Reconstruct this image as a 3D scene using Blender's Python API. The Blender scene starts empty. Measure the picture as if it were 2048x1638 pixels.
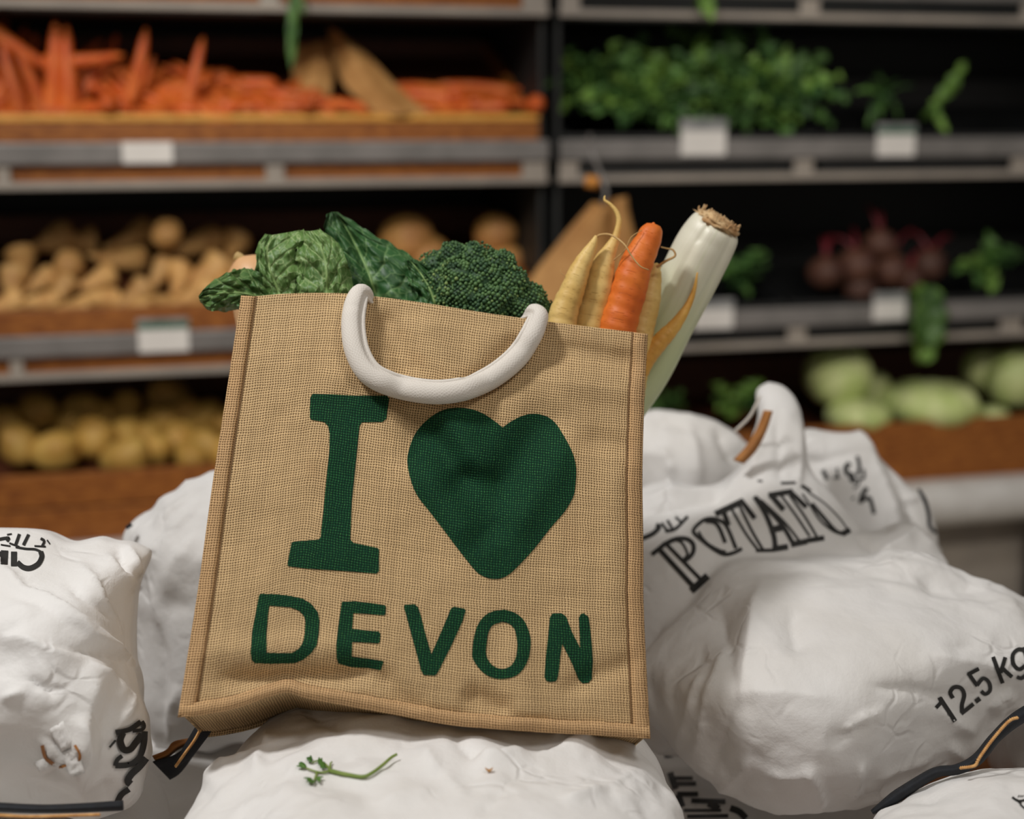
import bpy, bmesh, math, random
import numpy as np
from mathutils import Vector, Matrix
from mathutils.bvhtree import BVHTree
from mathutils.geometry import tessellate_polygon
from mathutils.interpolate import poly_3d_calc

scene = bpy.context.scene
COL = scene.collection

# ------------------------------------------------------------------ camera
FPX = 2900.0                      # focal length in pixels of the 2048 px wide frame
PITCH = math.radians(11.7)
CAM = np.array([0.0, 0.0, 1.45])
RIGHT = np.array([1.0, 0.0, 0.0])
UP = np.array([0.0, math.sin(PITCH), math.cos(PITCH)])
FWD = np.array([0.0, math.cos(PITCH), -math.sin(PITCH)])
cam_data = bpy.data.cameras.new('camera')
cam_data.sensor_fit = 'HORIZONTAL'
cam_data.sensor_width = 36.0
cam_data.lens = 36.0 * FPX / 2048.0
cam_data.clip_start = 0.05
cam_data.dof.use_dof = True
cam_data.dof.focus_distance = 1.36
cam_data.dof.aperture_fstop = 2.3
cam = bpy.data.objects.new('camera', cam_data)
COL.objects.link(cam)
cam.location = CAM.tolist()
cam.rotation_euler = (math.pi / 2 - PITCH, 0, 0)
scene.camera = cam

# ------------------------------------------------------------------ light
world = bpy.data.worlds.new('shop_ambient')
scene.world = world
world.use_nodes = True
bgn = world.node_tree.nodes['Background']
bgn.inputs[0].default_value = (1.0, 0.92, 0.82, 1)
bgn.inputs[1].default_value = 0.24

def area_light(name, loc, target, size, power, color):
    ld = bpy.data.lights.new(name, 'AREA')
    ld.shape = 'RECTANGLE'
    ld.size, ld.size_y = size
    ld.energy = power
    ld.color = color
    o = bpy.data.objects.new(name, ld)
    COL.objects.link(o)
    o.location = loc
    o.rotation_euler = (Vector(target) - Vector(loc)).to_track_quat('-Z', 'Y').to_euler()
    return o

area_light('ceiling_lamp_key', (-1.10, 0.85, 2.95), (-0.1, 1.15, 0.9), (0.30, 0.30), 37, (1.0, 0.985, 0.965))
area_light('fill_lamp_rear', (0.9, 0.0, 2.95), (0.5, 1.2, 0.9), (0.5, 0.5), 14, (1.0, 0.96, 0.91))  # unseen fill lamp added to lift the shade on the sacks

def shelf_fill_spot(name, loc, target, power, color, cone):
    ld = bpy.data.lights.new(name, 'SPOT')
    ld.energy = power
    ld.color = color
    ld.spot_size = math.radians(cone)
    ld.spot_blend = 0.6
    ld.shadow_soft_size = 0.10
    o = bpy.data.objects.new(name, ld)
    COL.objects.link(o)
    o.location = loc
    o.rotation_euler = (Vector(target) - Vector(loc)).to_track_quat('-Z', 'Y').to_euler()

# unseen fill spots over the aisle, added to brighten the shelves
shelf_fill_spot('shelf_fill_roots', (-1.25, 0.1, 2.95), (-0.9, 3.0, 1.05), 120, (1.0, 0.92, 0.80), 38)
shelf_fill_spot('shelf_fill_middle', (0.0, 0.1, 2.95), (0.05, 3.2, 1.05), 75, (1.0, 0.92, 0.80), 38)
shelf_fill_spot('shelf_fill_greens', (1.3, 0.2, 2.95), (1.15, 3.5, 1.0), 115, (1.0, 0.94, 0.84), 38)

scene.view_settings.view_transform = 'Standard'
scene.view_settings.look = 'None'
scene.view_settings.exposure = -0.18
scene.view_settings.gamma = 1.0
scene.view_settings.use_curve_mapping = False

# ------------------------------------------------------------------ helpers
def P(px, py, d):
    return CAM + RIGHT * ((px - 1024.0) / FPX * d) + UP * (-(py - 819.0) / FPX * d) + FWD * d

def ray(px, py):
    return RIGHT * ((px - 1024.0) / FPX) + UP * (-(py - 819.0) / FPX) + FWD

def to_px(v):
    v = np.asarray(v) - CAM
    d = v @ FWD
    return 1024 + (v @ RIGHT) / d * FPX, 819 - (v @ UP) / d * FPX, d

def Z(x0, y0, k, pts):
    return [(x0 + x / k, y0 + y / k) for x, y in pts]

ORIGIN = {}

def thing(name, label, cat, loc, group=None, kind=None):
    o = bpy.data.objects.new(name, None)
    COL.objects.link(o)
    o.empty_display_size = 0.02
    o.location = [float(c) for c in loc]
    o['label'] = label
    o['category'] = cat
    if group:
        o['group'] = group
    if kind:
        o['kind'] = kind
    ORIGIN[o] = np.array([float(c) for c in loc])
    return o

def tag(o, label, cat, group=None):
    o['label'] = label
    o['category'] = cat
    if group:
        o['group'] = group
    return o

def build(name, verts, faces, mat, parent=None, smooth=True, uv=None, attr=None, base=None, label=None):
    """one mesh object; verts are in world coordinates"""
    verts = np.asarray(verts, float)
    if parent is not None:
        org = ORIGIN[parent]
    elif base is not None:
        org = np.asarray(base, float)
    else:
        org = np.array([(verts[:, 0].min() + verts[:, 0].max()) / 2, (verts[:, 1].min() + verts[:, 1].max()) / 2, verts[:, 2].min()])
    me = bpy.data.meshes.new(name)
    me.from_pydata((verts - org).tolist(), [], [list(map(int, f)) for f in faces])
    if smooth:
        me.polygons.foreach_set('use_smooth', [True] * len(me.polygons))
    if uv is not None:
        uvl = me.uv_layers.new(name='UVMap')
        idx = np.empty(len(me.loops), int)
        me.loops.foreach_get('vertex_index', idx)
        uvl.data.foreach_set('uv', np.asarray(uv, float)[idx].ravel())
    if attr is not None:
        for k, a in attr.items():
            at = me.attributes.new(k, 'FLOAT', 'POINT')
            at.data.foreach_set('value', np.asarray(a, float))
    me.materials.append(mat)
    me.update()
    o = bpy.data.objects.new(name, me)
    COL.objects.link(o)
    if parent is not None:
        o.parent = parent
    else:
        o.location = org.tolist()
    ORIGIN[o] = org.copy()
    if label:
        o['label'] = label
    return o

def place_copy(src, loc, rot, scale=1.0, label=None):
    """copy of a thing with its parts and sub-parts"""
    def rec(o, parent):
        c = o.copy()
        COL.objects.link(c)
        c.parent = parent
        for ch in o.children:
            rec(ch, c)
        return c
    c = rec(src, None)
    c.location = [float(x) for x in loc]
    c.rotation_mode = 'QUATERNION'
    c.rotation_quaternion = rot
    c.scale = (scale,) * 3 if not hasattr(scale, '__len__') else scale
    if label:
        c['label'] = label
    return c

# ---- numpy noise
def _hash(ix, iy, iz, seed):
    h = (ix * 374761393 + iy * 668265263 + iz * 2147483647 + seed * 974634777) & 0xFFFFFFFF
    h = ((h ^ (h >> 13)) * 1274126177) & 0xFFFFFFFF
    h = ((h ^ (h >> 16)) * 2246822519) & 0xFFFFFFFF
    return ((h ^ (h >> 15)) & 0xFFFF) / 32767.5 - 1.0

def vnoise(p, seed=0):
    p = np.asarray(p, float) + 1000.0
    i = np.floor(p).astype(np.int64)
    f = p - i
    f = f * f * f * (f * (f * 6 - 15) + 10)
    r = 0
    for dx in (0, 1):
        for dy in (0, 1):
            for dz in (0, 1):
                w = (f[:, 0] if dx else 1 - f[:, 0]) * (f[:, 1] if dy else 1 - f[:, 1]) * (f[:, 2] if dz else 1 - f[:, 2])
                r = r + w * _hash(i[:, 0] + dx, i[:, 1] + dy, i[:, 2] + dz, seed)
    return r

def rotm(seed):
    q = np.random.RandomState(seed).randn(3, 3)
    return np.linalg.qr(q)[0]

def facet(p, seed=0):
    """piecewise linear noise on tetrahedra: flat facets with straight creases, like paper"""
    p = np.asarray(p, float) @ rotm(seed).T + 1000.0
    i = np.floor(p).astype(np.int64)
    f = p - i
    o = np.argsort(-f, axis=1)
    fs = np.take_along_axis(f, o, 1)
    c = i.copy()
    r = _hash(c[:, 0], c[:, 1], c[:, 2], seed) * (1 - fs[:, 0])
    for k in range(3):
        c[np.arange(len(c)), o[:, k]] += 1
        nx = fs[:, k + 1] if k < 2 else 0
        r = r + _hash(c[:, 0], c[:, 1], c[:, 2], seed) * (fs[:, k] - nx)
    return r

def catmull(pts, n):
    pts = np.asarray(pts, float)
    if len(pts) == 2:
        k = np.linspace(0, 1, n)[:, None]
        return pts[0] * (1 - k) + pts[1] * k
    q = np.vstack([2 * pts[0] - pts[1], pts, 2 * pts[-1] - pts[-2]])
    seg = np.linalg.norm(np.diff(pts, axis=0), axis=1)
    cum = np.concatenate([[0], np.cumsum(seg)])
    out = []
    for s in np.linspace(0, cum[-1], n):
        k = min(max(np.searchsorted(cum, s) - 1, 0), len(seg) - 1)
        t = (s - cum[k]) / max(seg[k], 1e-9)
        a, b, c, d = q[k], q[k + 1], q[k + 2], q[k + 3]
        out.append(0.5 * ((2 * b) + (c - a) * t + (2 * a - 5 * b + 4 * c - d) * t * t + (3 * b - a - 3 * c + d) * t ** 3))
    return np.array(out)

def frames(path, ref=None):
    path = np.asarray(path)
    T = np.gradient(path, axis=0)
    T /= np.linalg.norm(T, axis=1)[:, None] + 1e-12
    u = np.array(ref if ref is not None else [0.13, 1.0, 0.21], float)
    N = []
    for t in T:
        u = u - t * (u @ t)
        u /= np.linalg.norm(u) + 1e-12
        N.append(u.copy())
    N = np.array(N)
    return T, N, np.cross(T, N)

def sweep(path, radii, seg=12, bump=None, ref=None, cap=True):
    """tube with a radius per ring; bump(i, ang) multiplies the radius"""
    path = np.asarray(path, float)
    n = len(path)
    T, N, B = frames(path, ref)
    ang = np.linspace(0, 2 * math.pi, seg, endpoint=False)
    R = np.asarray(radii, float)[:, None] * np.ones((1, seg))
    if bump is not None:
        R = R * bump(np.arange(n)[:, None] / (n - 1), ang[None, :])
    V = path[:, None, :] + R[..., None] * (np.cos(ang)[None, :, None] * N[:, None, :] + np.sin(ang)[None, :, None] * B[:, None, :])
    V = V.reshape(-1, 3)
    F = [(i * seg + j, i * seg + (j + 1) % seg, (i + 1) * seg + (j + 1) % seg, (i + 1) * seg + j) for i in range(n - 1) for j in range(seg)]
    if cap:
        V = np.vstack([V, path[0] - T[0] * radii[0] * 0.25, path[-1] + T[-1] * radii[-1] * 0.25])
        a, b = n * seg, n * seg + 1
        F += [(a, (j + 1) % seg, j) for j in range(seg)]
        F += [(b, (n - 1) * seg + j, (n - 1) * seg + (j + 1) % seg) for j in range(seg)]
    return V, F

class MB:
    """collects boxes and tubes for one mesh"""
    def __init__(s):
        s.v, s.f, s.n = [], [], 0
    def add(s, v, f):
        s.v.append(np.asarray(v, float))
        s.f += [tuple(i + s.n for i in q) for q in f]
        s.n += len(v)
        return s
    def box(s, c, h, M=None, bev=0.0):
        bm = bmesh.new()
        bmesh.ops.create_cube(bm, size=2.0)
        for v in bm.verts:
            v.co = Vector((v.co.x * h[0], v.co.y * h[1], v.co.z * h[2]))
        if bev > 0:
            bmesh.ops.bevel(bm, geom=bm.edges[:], offset=min(bev, min(h) * 0.9), segments=2, profile=0.6, affect='EDGES')
        bm.verts.index_update()
        v = np.array([q.co[:] for q in bm.verts])
        f = [tuple(q.index for q in p.verts) for p in bm.faces]
        bm.free()
        if M is not None:
            v = v @ np.asarray(M).T
        return s.add(v + np.asarray(c), f)
    def get(s):
        return np.vstack(s.v), s.f

def grid_faces(nu, nv):
    return [(i * nv + j, (i + 1) * nv + j, (i + 1) * nv + j + 1, i * nv + j + 1) for i in range(nu - 1) for j in range(nv - 1)]

def solid_grid(A, B):
    """closed slab between two (nu,nv,3) grids"""
    nu, nv = A.shape[:2]
    n = nu * nv
    V = np.vstack([A.reshape(-1, 3), B.reshape(-1, 3)])
    F = grid_faces(nu, nv)
    F += [tuple(n + i for i in reversed(q)) for q in grid_faces(nu, nv)]
    rim = [i * nv for i in range(nu)] + [(nu - 1) * nv + j for j in range(1, nv)] + [i * nv + nv - 1 for i in range(nu - 2, -1, -1)] + [j for j in range(nv - 2, 0, -1)]
    for a, b in zip(rim, rim[1:] + rim[:1]):
        F.append((b, a, n + a, n + b))
    return V, F

# ------------------------------------------------------------------ materials
MATS = {}
def srgb(c):
    return tuple((x / 12.92 if x <= 0.04045 else ((x + 0.055) / 1.055) ** 2.4) for x in [q / 255.0 for q in c])

class NT:
    def __init__(s, name):
        s.m = bpy.data.materials.new(name)
        s.m.use_nodes = True
        s.t = s.m.node_tree
        s.b = s.t.nodes['Principled BSDF']
    def n(s, typ, **kw):
        q = s.t.nodes.new(typ)
        for k, v in kw.items():
            setattr(q, k, v)
        return q
    def l(s, a, b):
        s.t.links.new(a, b)
    def val(s, sock, x):
        if isinstance(x, (int, float)):
            sock.default_value = x
        else:
            s.l(x, sock)
    def math(s, op, a, b=0.0, c=0.0, clamp=False):
        q = s.n('ShaderNodeMath', operation=op)
        q.use_clamp = clamp
        s.val(q.inputs[0], a); s.val(q.inputs[1], b); s.val(q.inputs[2], c)
        return q.outputs[0]
    def mix(s, f, a, b):
        q = s.n('ShaderNodeMix', data_type='RGBA')
        s.val(q.inputs[0], f)
        for k, x in ((6, a), (7, b)):
            if isinstance(x, tuple):
                q.inputs[k].default_value = (*x, 1)
            else:
                s.l(x, q.inputs[k])
        return q.outputs[2]
    def noise(s, vec, scale, detail=3.0, rough=0.5):
        q = s.n('ShaderNodeTexNoise')
        q.inputs['Scale'].default_value = scale
        q.inputs['Detail'].default_value = detail
        q.inputs['Roughness'].default_value = rough
        if vec is not None:
            s.l(vec, q.inputs['Vector'])
        return q.outputs['Fac']
    def ramp(s, f, a, b):
        q = s.n('ShaderNodeMapRange')
        q.interpolation_type = 'SMOOTHSTEP'
        s.l(f, q.inputs[0])
        q.inputs[1].default_value = a
        q.inputs[2].default_value = b
        return q.outputs[0]
    def bump(s, h, strength, dist):
        q = s.n('ShaderNodeBump')
        q.inputs['Strength'].default_value = strength
        q.inputs['Distance'].default_value = dist
        s.l(h, q.inputs['Height'])
        s.l(q.outputs[0], s.b.inputs['Normal'])
        return q

def mat(name, c1, c2=None, scale=20, rough=0.6, bump=0.0, bscale=None, metal=0.0, spec=0.5, vary=0.0, stretch=None, sss=0.0):
    if name in MATS:
        return MATS[name]
    k = NT(name)
    tc = k.n('ShaderNodeTexCoord').outputs['Object']
    if stretch:
        mp = k.n('ShaderNodeMapping')
        mp.inputs['Scale'].default_value = stretch
        k.l(tc, mp.inputs[0])
        tc = mp.outputs[0]
    c1 = srgb(c1)
    if c2 is not None:
        col = k.mix(k.ramp(k.noise(tc, scale, 4), 0.32, 0.68), c1, srgb(c2))
    else:
        rgb = k.n('ShaderNodeRGB'); rgb.outputs[0].default_value = (*c1, 1); col = rgb.outputs[0]
    if vary > 0:
        oi = k.n('ShaderNodeObjectInfo').outputs['Random']
        hs = k.n('ShaderNodeHueSaturation')
        k.l(col, hs.inputs['Color'])
        k.l(k.math('MULTIPLY_ADD', oi, vary, 1 - vary / 2), hs.inputs['Value'])
        col = hs.outputs[0]
    k.l(col, k.b.inputs['Base Color'])
    k.b.inputs['Roughness'].default_value = rough
    k.b.inputs['Metallic'].default_value = metal
    k.b.inputs['Specular IOR Level'].default_value = spec
    if sss > 0:
        k.b.inputs['Subsurface Weight'].default_value = sss
        k.b.inputs['Subsurface Radius'].default_value = (0.01, 0.006, 0.003)
        k.b.inputs['Subsurface Scale'].default_value = 0.5
    if bump > 0:
        k.bump(k.noise(tc, bscale or scale * 3, 4), 0.6, bump)
    MATS[name] = k.m
    return k.m

def woven(name, thread, dark, period=0.00245, dirt=None, bump=0.0009, painted_glint=None):
    """plain weave from the UV map (metres along the cloth)"""
    k = NT(name)
    uv = k.n('ShaderNodeUVMap').outputs[0]
    nz = k.n('ShaderNodeTexNoise'); nz.inputs['Scale'].default_value = 60; nz.inputs['Detail'].default_value = 3
    k.l(uv, nz.inputs['Vector'])
    off = k.n('ShaderNodeVectorMath', operation='MULTIPLY_ADD')
    k.l(nz.outputs['Color'], off.inputs[0]); off.inputs[1].default_value = (0.0035, 0.0035, 0); k.l(uv, off.inputs[2])
    sc = k.n('ShaderNodeVectorMath', operation='SCALE'); k.l(off.outputs[0], sc.inputs[0]); sc.inputs['Scale'].default_value = 1.0 / period
    sp = k.n('ShaderNodeSeparateXYZ'); k.l(sc.outputs[0], sp.inputs[0])
    cu = k.math('COSINE', k.math('MULTIPLY', sp.outputs[0], math.pi))
    cv = k.math('COSINE', k.math('MULTIPLY', sp.outputs[1], math.pi))
    q = k.math('MULTIPLY', cu, cv)
    wu = k.math('ABSOLUTE', cu)
    wv = k.math('ABSOLUTE', cv)
    hu = k.math('MULTIPLY', k.math('POWER', wu, 0.6), k.math('MULTIPLY_ADD', q, 0.35, 0.65))
    hv = k.math('MULTIPLY', k.math('POWER', wv, 0.6), k.math('MULTIPLY_ADD', q, -0.35, 0.65))
    h = k.math('MAXIMUM', hu, hv)
    # thread to thread variation
    def rnd(i, seed):
        w = k.n('ShaderNodeTexWhiteNoise', noise_dimensions='2D')
        cb = k.n('ShaderNodeCombineXYZ')
        k.l(k.math('ROUND', i), cb.inputs[0]); cb.inputs[1].default_value = seed
        k.l(cb.outputs[0], w.inputs['Vector'])
        return w.outputs['Value']
    tv = k.math('MULTIPLY_ADD', rnd(sp.outputs[0], 3.0), 0.5, k.math('MULTIPLY', rnd(sp.outputs[1], 9.0), 0.5))
    fine = k.noise(uv, 900, 2)
    big = k.noise(uv, 14, 4)
    f = k.ramp(h, 0.33, 0.76)
    t2 = tuple(min(1, c * 1.25) for c in thread)
    t1 = tuple(c * 0.74 for c in thread)
    tcol = k.mix(k.math('MULTIPLY_ADD', fine, 0.6, k.math('MULTIPLY', tv, 0.4)), t1, t2)
    if dirt is not None:
        tcol = k.mix(k.math('MULTIPLY', k.ramp(big, 0.55, 0.8), 0.5), tcol, dirt)
    if painted_glint is not None:
        tcol = k.mix(k.math('MULTIPLY', k.ramp(h, 0.84, 0.98), k.ramp(fine, 0.40, 0.62)), tcol, painted_glint)  # highlight painted on: lighter green where thread tops would catch light
    k.l(k.mix(f, dark, tcol), k.b.inputs['Base Color'])
    k.b.inputs['Roughness'].default_value = 0.85
    k.b.inputs['Specular IOR Level'].default_value = 0.2
    hh = k.math('MULTIPLY_ADD', fine, 0.2, h)
    k.bump(hh, 0.8, bump)
    return k.m

M_JUTE = woven('jute', srgb((216, 184, 137)), srgb((84, 60, 36)), dirt=srgb((198, 158, 112)))
M_JUTE_EDGE = woven('jute_edge', srgb((208, 170, 124)), srgb((90, 64, 38)), period=0.0024)
M_PRINT = woven('green_print', srgb((15, 66, 42)), srgb((5, 25, 18)), dirt=srgb((18, 80, 46)), painted_glint=srgb((78, 136, 70)))

def paper_mat(name, base, shade):
    k = NT(name)
    tc = k.n('ShaderNodeTexCoord').outputs['Object']
    col = k.mix(k.ramp(k.noise(tc, 9, 5), 0.35, 0.75), base, shade)
    k.l(col, k.b.inputs['Base Color'])
    k.b.inputs['Roughness'].default_value = 0.62
    k.b.inputs['Specular IOR Level'].default_value = 0.35
    # fine creases
    v = k.n('ShaderNodeTexVoronoi', feature='DISTANCE_TO_EDGE')
    v.inputs['Scale'].default_value = 17
    nz = k.n('ShaderNodeTexNoise'); nz.inputs['Scale'].default_value = 7; nz.inputs['Detail'].default_value = 3
    k.l(tc, nz.inputs['Vector'])
    ad = k.n('ShaderNodeVectorMath', operation='MULTIPLY_ADD'); k.l(nz.outputs['Color'], ad.inputs[0]); ad.inputs[1].default_value = (.16, .16, .16); k.l(tc, ad.inputs[2])
    k.l(ad.outputs[0], v.inputs['Vector'])
    cr = k.ramp(v.outputs['Distance'], 0.0, 0.10)
    h = k.math('ADD', k.math('MULTIPLY', cr, k.math('MULTIPLY', k.ramp(k.noise(tc, 12, 2), .5, .72), 0.8)), k.math('MULTIPLY', k.noise(tc, 45, 5, .6), 0.8))
    k.bump(h, 0.6, 0.0035)
    return k.m
M_SACK = paper_mat('sack_paper', srgb((232, 230, 228)), srgb((222, 219, 215)))
M_INK = mat('black_ink', (26, 25, 24), (38, 37, 35), 60, rough=0.6)
M_NAVY = mat('navy_tape', (12, 15, 21), (19, 24, 32), 90, rough=0.75, bump=0.0008, bscale=500)
M_GOLD = mat('gold_thread', (196, 140, 78), (226, 176, 112), 150, rough=0.6)
M_KRAFT_IN = mat('brown_inner_paper', (150, 96, 46), (176, 118, 60), 30, rough=0.75, bump=0.001)
M_COTTON = None
def cotton():
    k = NT('white_cotton')
    uv = k.n('ShaderNodeUVMap').outputs[0]
    sp = k.n('ShaderNodeSeparateXYZ'); k.l(uv, sp.inputs[0])
    p = math.pi / 0.0016
    tri = k.math('PINGPONG', sp.outputs[0], 0.004)
    a = k.math('SINE', k.math('MULTIPLY', k.math('ADD', sp.outputs[1], tri), p))
    b = k.math('SINE', k.math('MULTIPLY', sp.outputs[0], math.pi / 0.0010))
    h = k.math('MULTIPLY_ADD', k.math('MULTIPLY', a, b), 0.3, k.math('MULTIPLY_ADD', a, 0.14, k.noise(uv, 1100, 4)))
    k.l(k.mix(k.ramp(h, -0.6, 1.0), srgb((200, 191, 180)), srgb((228, 222, 214))), k.b.inputs['Base Color'])
    k.b.inputs['Roughness'].default_value = 0.9
    k.b.inputs['Specular IOR Level'].default_value = 0.15
    k.bump(h, 0.5, 0.0005)
    return k.m
M_COTTON = cotton()

# ------------------------------------------------------------------ room and shelving
TH = math.radians(15.0)
SD = np.array([math.cos(TH), math.sin(TH), 0.0])      # along the shelves
TD = np.array([math.sin(TH), -math.cos(TH), 0.0])     # out of the shelves, to the aisle
SO = np.array([0.0, 3.214, 0.0])
SM = np.column_stack([SD, -TD, [0, 0, 1.0]])

def SW(s, t, z):
    return SO + SD * s + TD * t + np.array([0, 0, z])

def SH(px, py, t=0.0):
    r = ray(px, py)
    k = ((SO + TD * t - CAM) @ TD) / (r @ TD)
    q = CAM + r * k
    return float((q - SO) @ SD), float(q[2])

def SP(px, py, t=0.0):
    s, z = SH(px, py, t)
    return SW(s, t, z)

def zl(py, t=0.0, px=300):
    return SH(px, py, t)[1]

def sbox(s0, s1, t0, t1, z0, z1, bev=0.002):
    m = MB()
    m.box(SW((s0 + s1) / 2, (t0 + t1) / 2, (z0 + z1) / 2), (abs(s1 - s0) / 2, abs(t1 - t0) / 2, abs(z1 - z0) / 2), SM, bev)
    return m.get()

M_FLOOR = mat('floor_concrete', (176, 166, 150), (160, 150, 136), 4, rough=0.5)
M_WALL = mat('wall_paint', (60, 58, 56), (52, 50, 48), 5, rough=0.8)
M_DARK = mat('unit_black', (24, 26, 26), (30, 32, 32), 10, rough=0.6)
M_RAIL = mat('rail_grey', (134, 130, 128), (118, 115, 113), 12, rough=0.4, metal=0.2)
M_BRACKET = mat('bracket_cream', (160, 151, 141), (146, 138, 130), 10, rough=0.5)
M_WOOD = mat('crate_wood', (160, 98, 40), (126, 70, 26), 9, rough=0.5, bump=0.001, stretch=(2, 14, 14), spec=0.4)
M_RIM_LIT = mat('crate_rim_lit', (232, 176, 84), (214, 150, 60), 9, rough=0.4, stretch=(2, 14, 14))  # lighter lip wood; the lit look of the top edge is in its colour
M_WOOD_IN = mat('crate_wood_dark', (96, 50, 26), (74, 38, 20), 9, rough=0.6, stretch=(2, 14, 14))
M_STEEL = mat('brushed_steel', (226, 224, 222), (214, 211, 208), 16, rough=0.35, metal=0.25)
M_BLACKPLASTIC = mat('black_plastic', (18, 19, 20), (24, 25, 26), 20, rough=0.45)
M_CARD = mat('white_card', (226, 222, 218), (214, 210, 206), 10, rough=0.5)
M_STRIPE = mat('green_card', (40, 92, 66), None, rough=0.5)
M_CLEAR = mat('label_holder', (120, 122, 122), (150, 150, 150), 20, rough=0.15)

f = build('floor', [(-5, -3, -0.04), (5, -3, -0.04), (5, 6, -0.04), (-5, 6, -0.04), (-5, -3, 0), (5, -3, 0), (5, 6, 0), (-5, 6, 0)],
          [(3, 2, 1, 0), (4, 5, 6, 7), (0, 1, 5, 4), (1, 2, 6, 5), (2, 3, 7, 6), (3, 0, 4, 7)], M_FLOOR, smooth=False)
f['kind'] = 'structure'
v, q = sbox(-3.6, 4.2, -0.74, -0.66, 0.0, 3.0, 0)
w = build('wall_back', v, q, M_WALL, smooth=False)
w['kind'] = 'structure'

Z0, Z1, Z2 = zl(22), zl(306), zl(684)          # rail heights
S_L0, S_L1 = SH(-330, 300)[0], SH(1096, 300)[0]
S_R0, S_R1 = SH(1118, 300)[0], SH(2420, 300)[0]
ZBASE = zl(1050)

def unit(label, s0, s1, ups, mid_depth):
    root = thing('shelving_unit', label, 'shelves', SW((s0 + s1) / 2, -0.3, 0))
    def part(name, m, *a, parent=root, bev=0.002):
        v, q = sbox(*a, bev)
        return build(name, v, q, m, parent, smooth=False)
    part('back_panel', M_DARK, s0, s1, -0.62, -0.60, 0.02, 2.3)
    part('side_panel', M_DARK, s0, s0 + 0.012, -0.60, -0.03, 0.02, 2.3)
    part('side_panel', M_DARK, s1 - 0.012, s1, -0.60, -0.03, 0.02, 2.3)
    part('base', M_BRACKET, s0, s1, -0.60, -0.06, 0.0, ZBASE - 0.05)
    for zr, rail in ((zl(22) + 0.075, True), (Z1, True), (Z2, True)):
        zb = zr - 0.064
        sh = part('shelf', M_DARK, s0 + 0.013, s1 - 0.013, -0.598, -0.052, zb - 0.012, zb - 0.002)
        v, q = sbox(s0, s1, -0.008, 0.012, zr - 0.022, zr + 0.022, 0.004)
        build('price_rail', v, q, M_RAIL, sh, smooth=False)
        v, q = sbox(s0, s1, -0.012, 0.004, zb - 0.008, zb + 0.008, 0.003)
        build('lower_bar', v, q, M_BRACKET, sh, smooth=False)
        for (a, b) in ups:
            v, q = sbox(a, b, -0.010, 0.002, zb - 0.006, zr - 0.02, 0.004)
            build('bracket', v, q, M_BRACKET, sh, smooth=False)
    part('lid', M_DARK, s0, s1, -0.60, -0.03, 2.3, 2.33)
    return root

unit('left grey shelving unit holding orange wooden crates of roots', S_L0, S_L1,
     [(SH(-12, 300)[0], SH(18, 300)[0]), (SH(530, 300)[0], SH(568, 300)[0]), (SH(1045, 300)[0], SH(1094, 300)[0])], 0)
unit('right grey shelving unit holding black crates of greens', S_R0, S_R1,
     [(SH(1120, 300)[0], SH(1158, 300)[0]), (SH(1590, 300)[0], SH(1628, 300)[0]), (SH(2025, 300)[0], SH(2070, 300)[0])], 0)

# steel bumper tube along the foot of the shelves
s_a, s_b = SH(-330, 1000)[0], SH(2420, 1000)[0]
zc = zl(1118)
pth = np.array([SW(s, 0.03, zc) for s in np.linspace(s_a, s_b, 6)])
root = thing('bumper_rail', 'long brushed steel bumper tube along the foot of the shelves', 'rail', SW(0.4, 0.03, 0))
v, q = sweep(pth, [0.058] * 6, 28)
build('tube', v, q, M_STEEL, root)
v, q = sbox(s_a, s_b, -0.052, -0.03, zc + 0.03, ZBASE - 0.004)
build('top_strip', v, q, M_RAIL, root, smooth=False)
for s in (-1.0, -0.2, 0.6, 1.4):
    v, q = sbox(s - 0.02, s + 0.02, -0.02, 0.05, 0.0, zc)
    build('support_foot', v, q, M_DARK, root, smooth=False)

# ------------------------------------------------------------------ crates
def prism(poly, s0, s1):
    """poly of (t,z), extruded along s"""
    n = len(poly)
    V = [SW(s0, t, z) for t, z in poly] + [SW(s1, t, z) for t, z in poly]
    F = [tuple(range(n - 1, -1, -1)), tuple(range(n, 2 * n))] + [(i, (i + 1) % n, n + (i + 1) % n, n + i) for i in range(n)]
    return np.array(V), F

def crate(name, label, s0, s1, zbot, ztop, rise, mf, mi, boards=1, depth=0.46, front=-0.014, inner=0.04, rim=None):
    root = thing(name, label, 'crate', SW((s0 + s1) / 2, front - depth / 2, zbot))
    th = 0.016
    hb = (ztop - zbot) / boards
    for b in range(boards):
        v, q = sbox(s0, s1, front - th, front, zbot + b * hb + (0.002 if b else 0), zbot + (b + 1) * hb - 0.002, 0.003)
        build('front_board', v, q, mf, root, smooth=False)
    if rim is not None:
        v, q = sbox(s0, s1, front - th - 0.006, front + 0.002, ztop + 0.0005, ztop + 0.014, 0.003)
        build('rim', v, q, rim, root, smooth=False)
    for a in (s0, s1 - th):
        v, q = prism([(front - th, zbot), (front - th, ztop), (front - depth, ztop + rise), (front - depth, zbot)], a, a + th)
        build('side_board', v, q, mf, root, smooth=False)
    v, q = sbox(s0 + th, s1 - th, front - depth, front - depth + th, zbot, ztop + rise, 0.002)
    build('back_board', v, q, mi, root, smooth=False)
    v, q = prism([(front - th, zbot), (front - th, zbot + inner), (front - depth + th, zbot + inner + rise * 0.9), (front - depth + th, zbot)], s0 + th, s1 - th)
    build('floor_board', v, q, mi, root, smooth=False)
    return root

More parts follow.
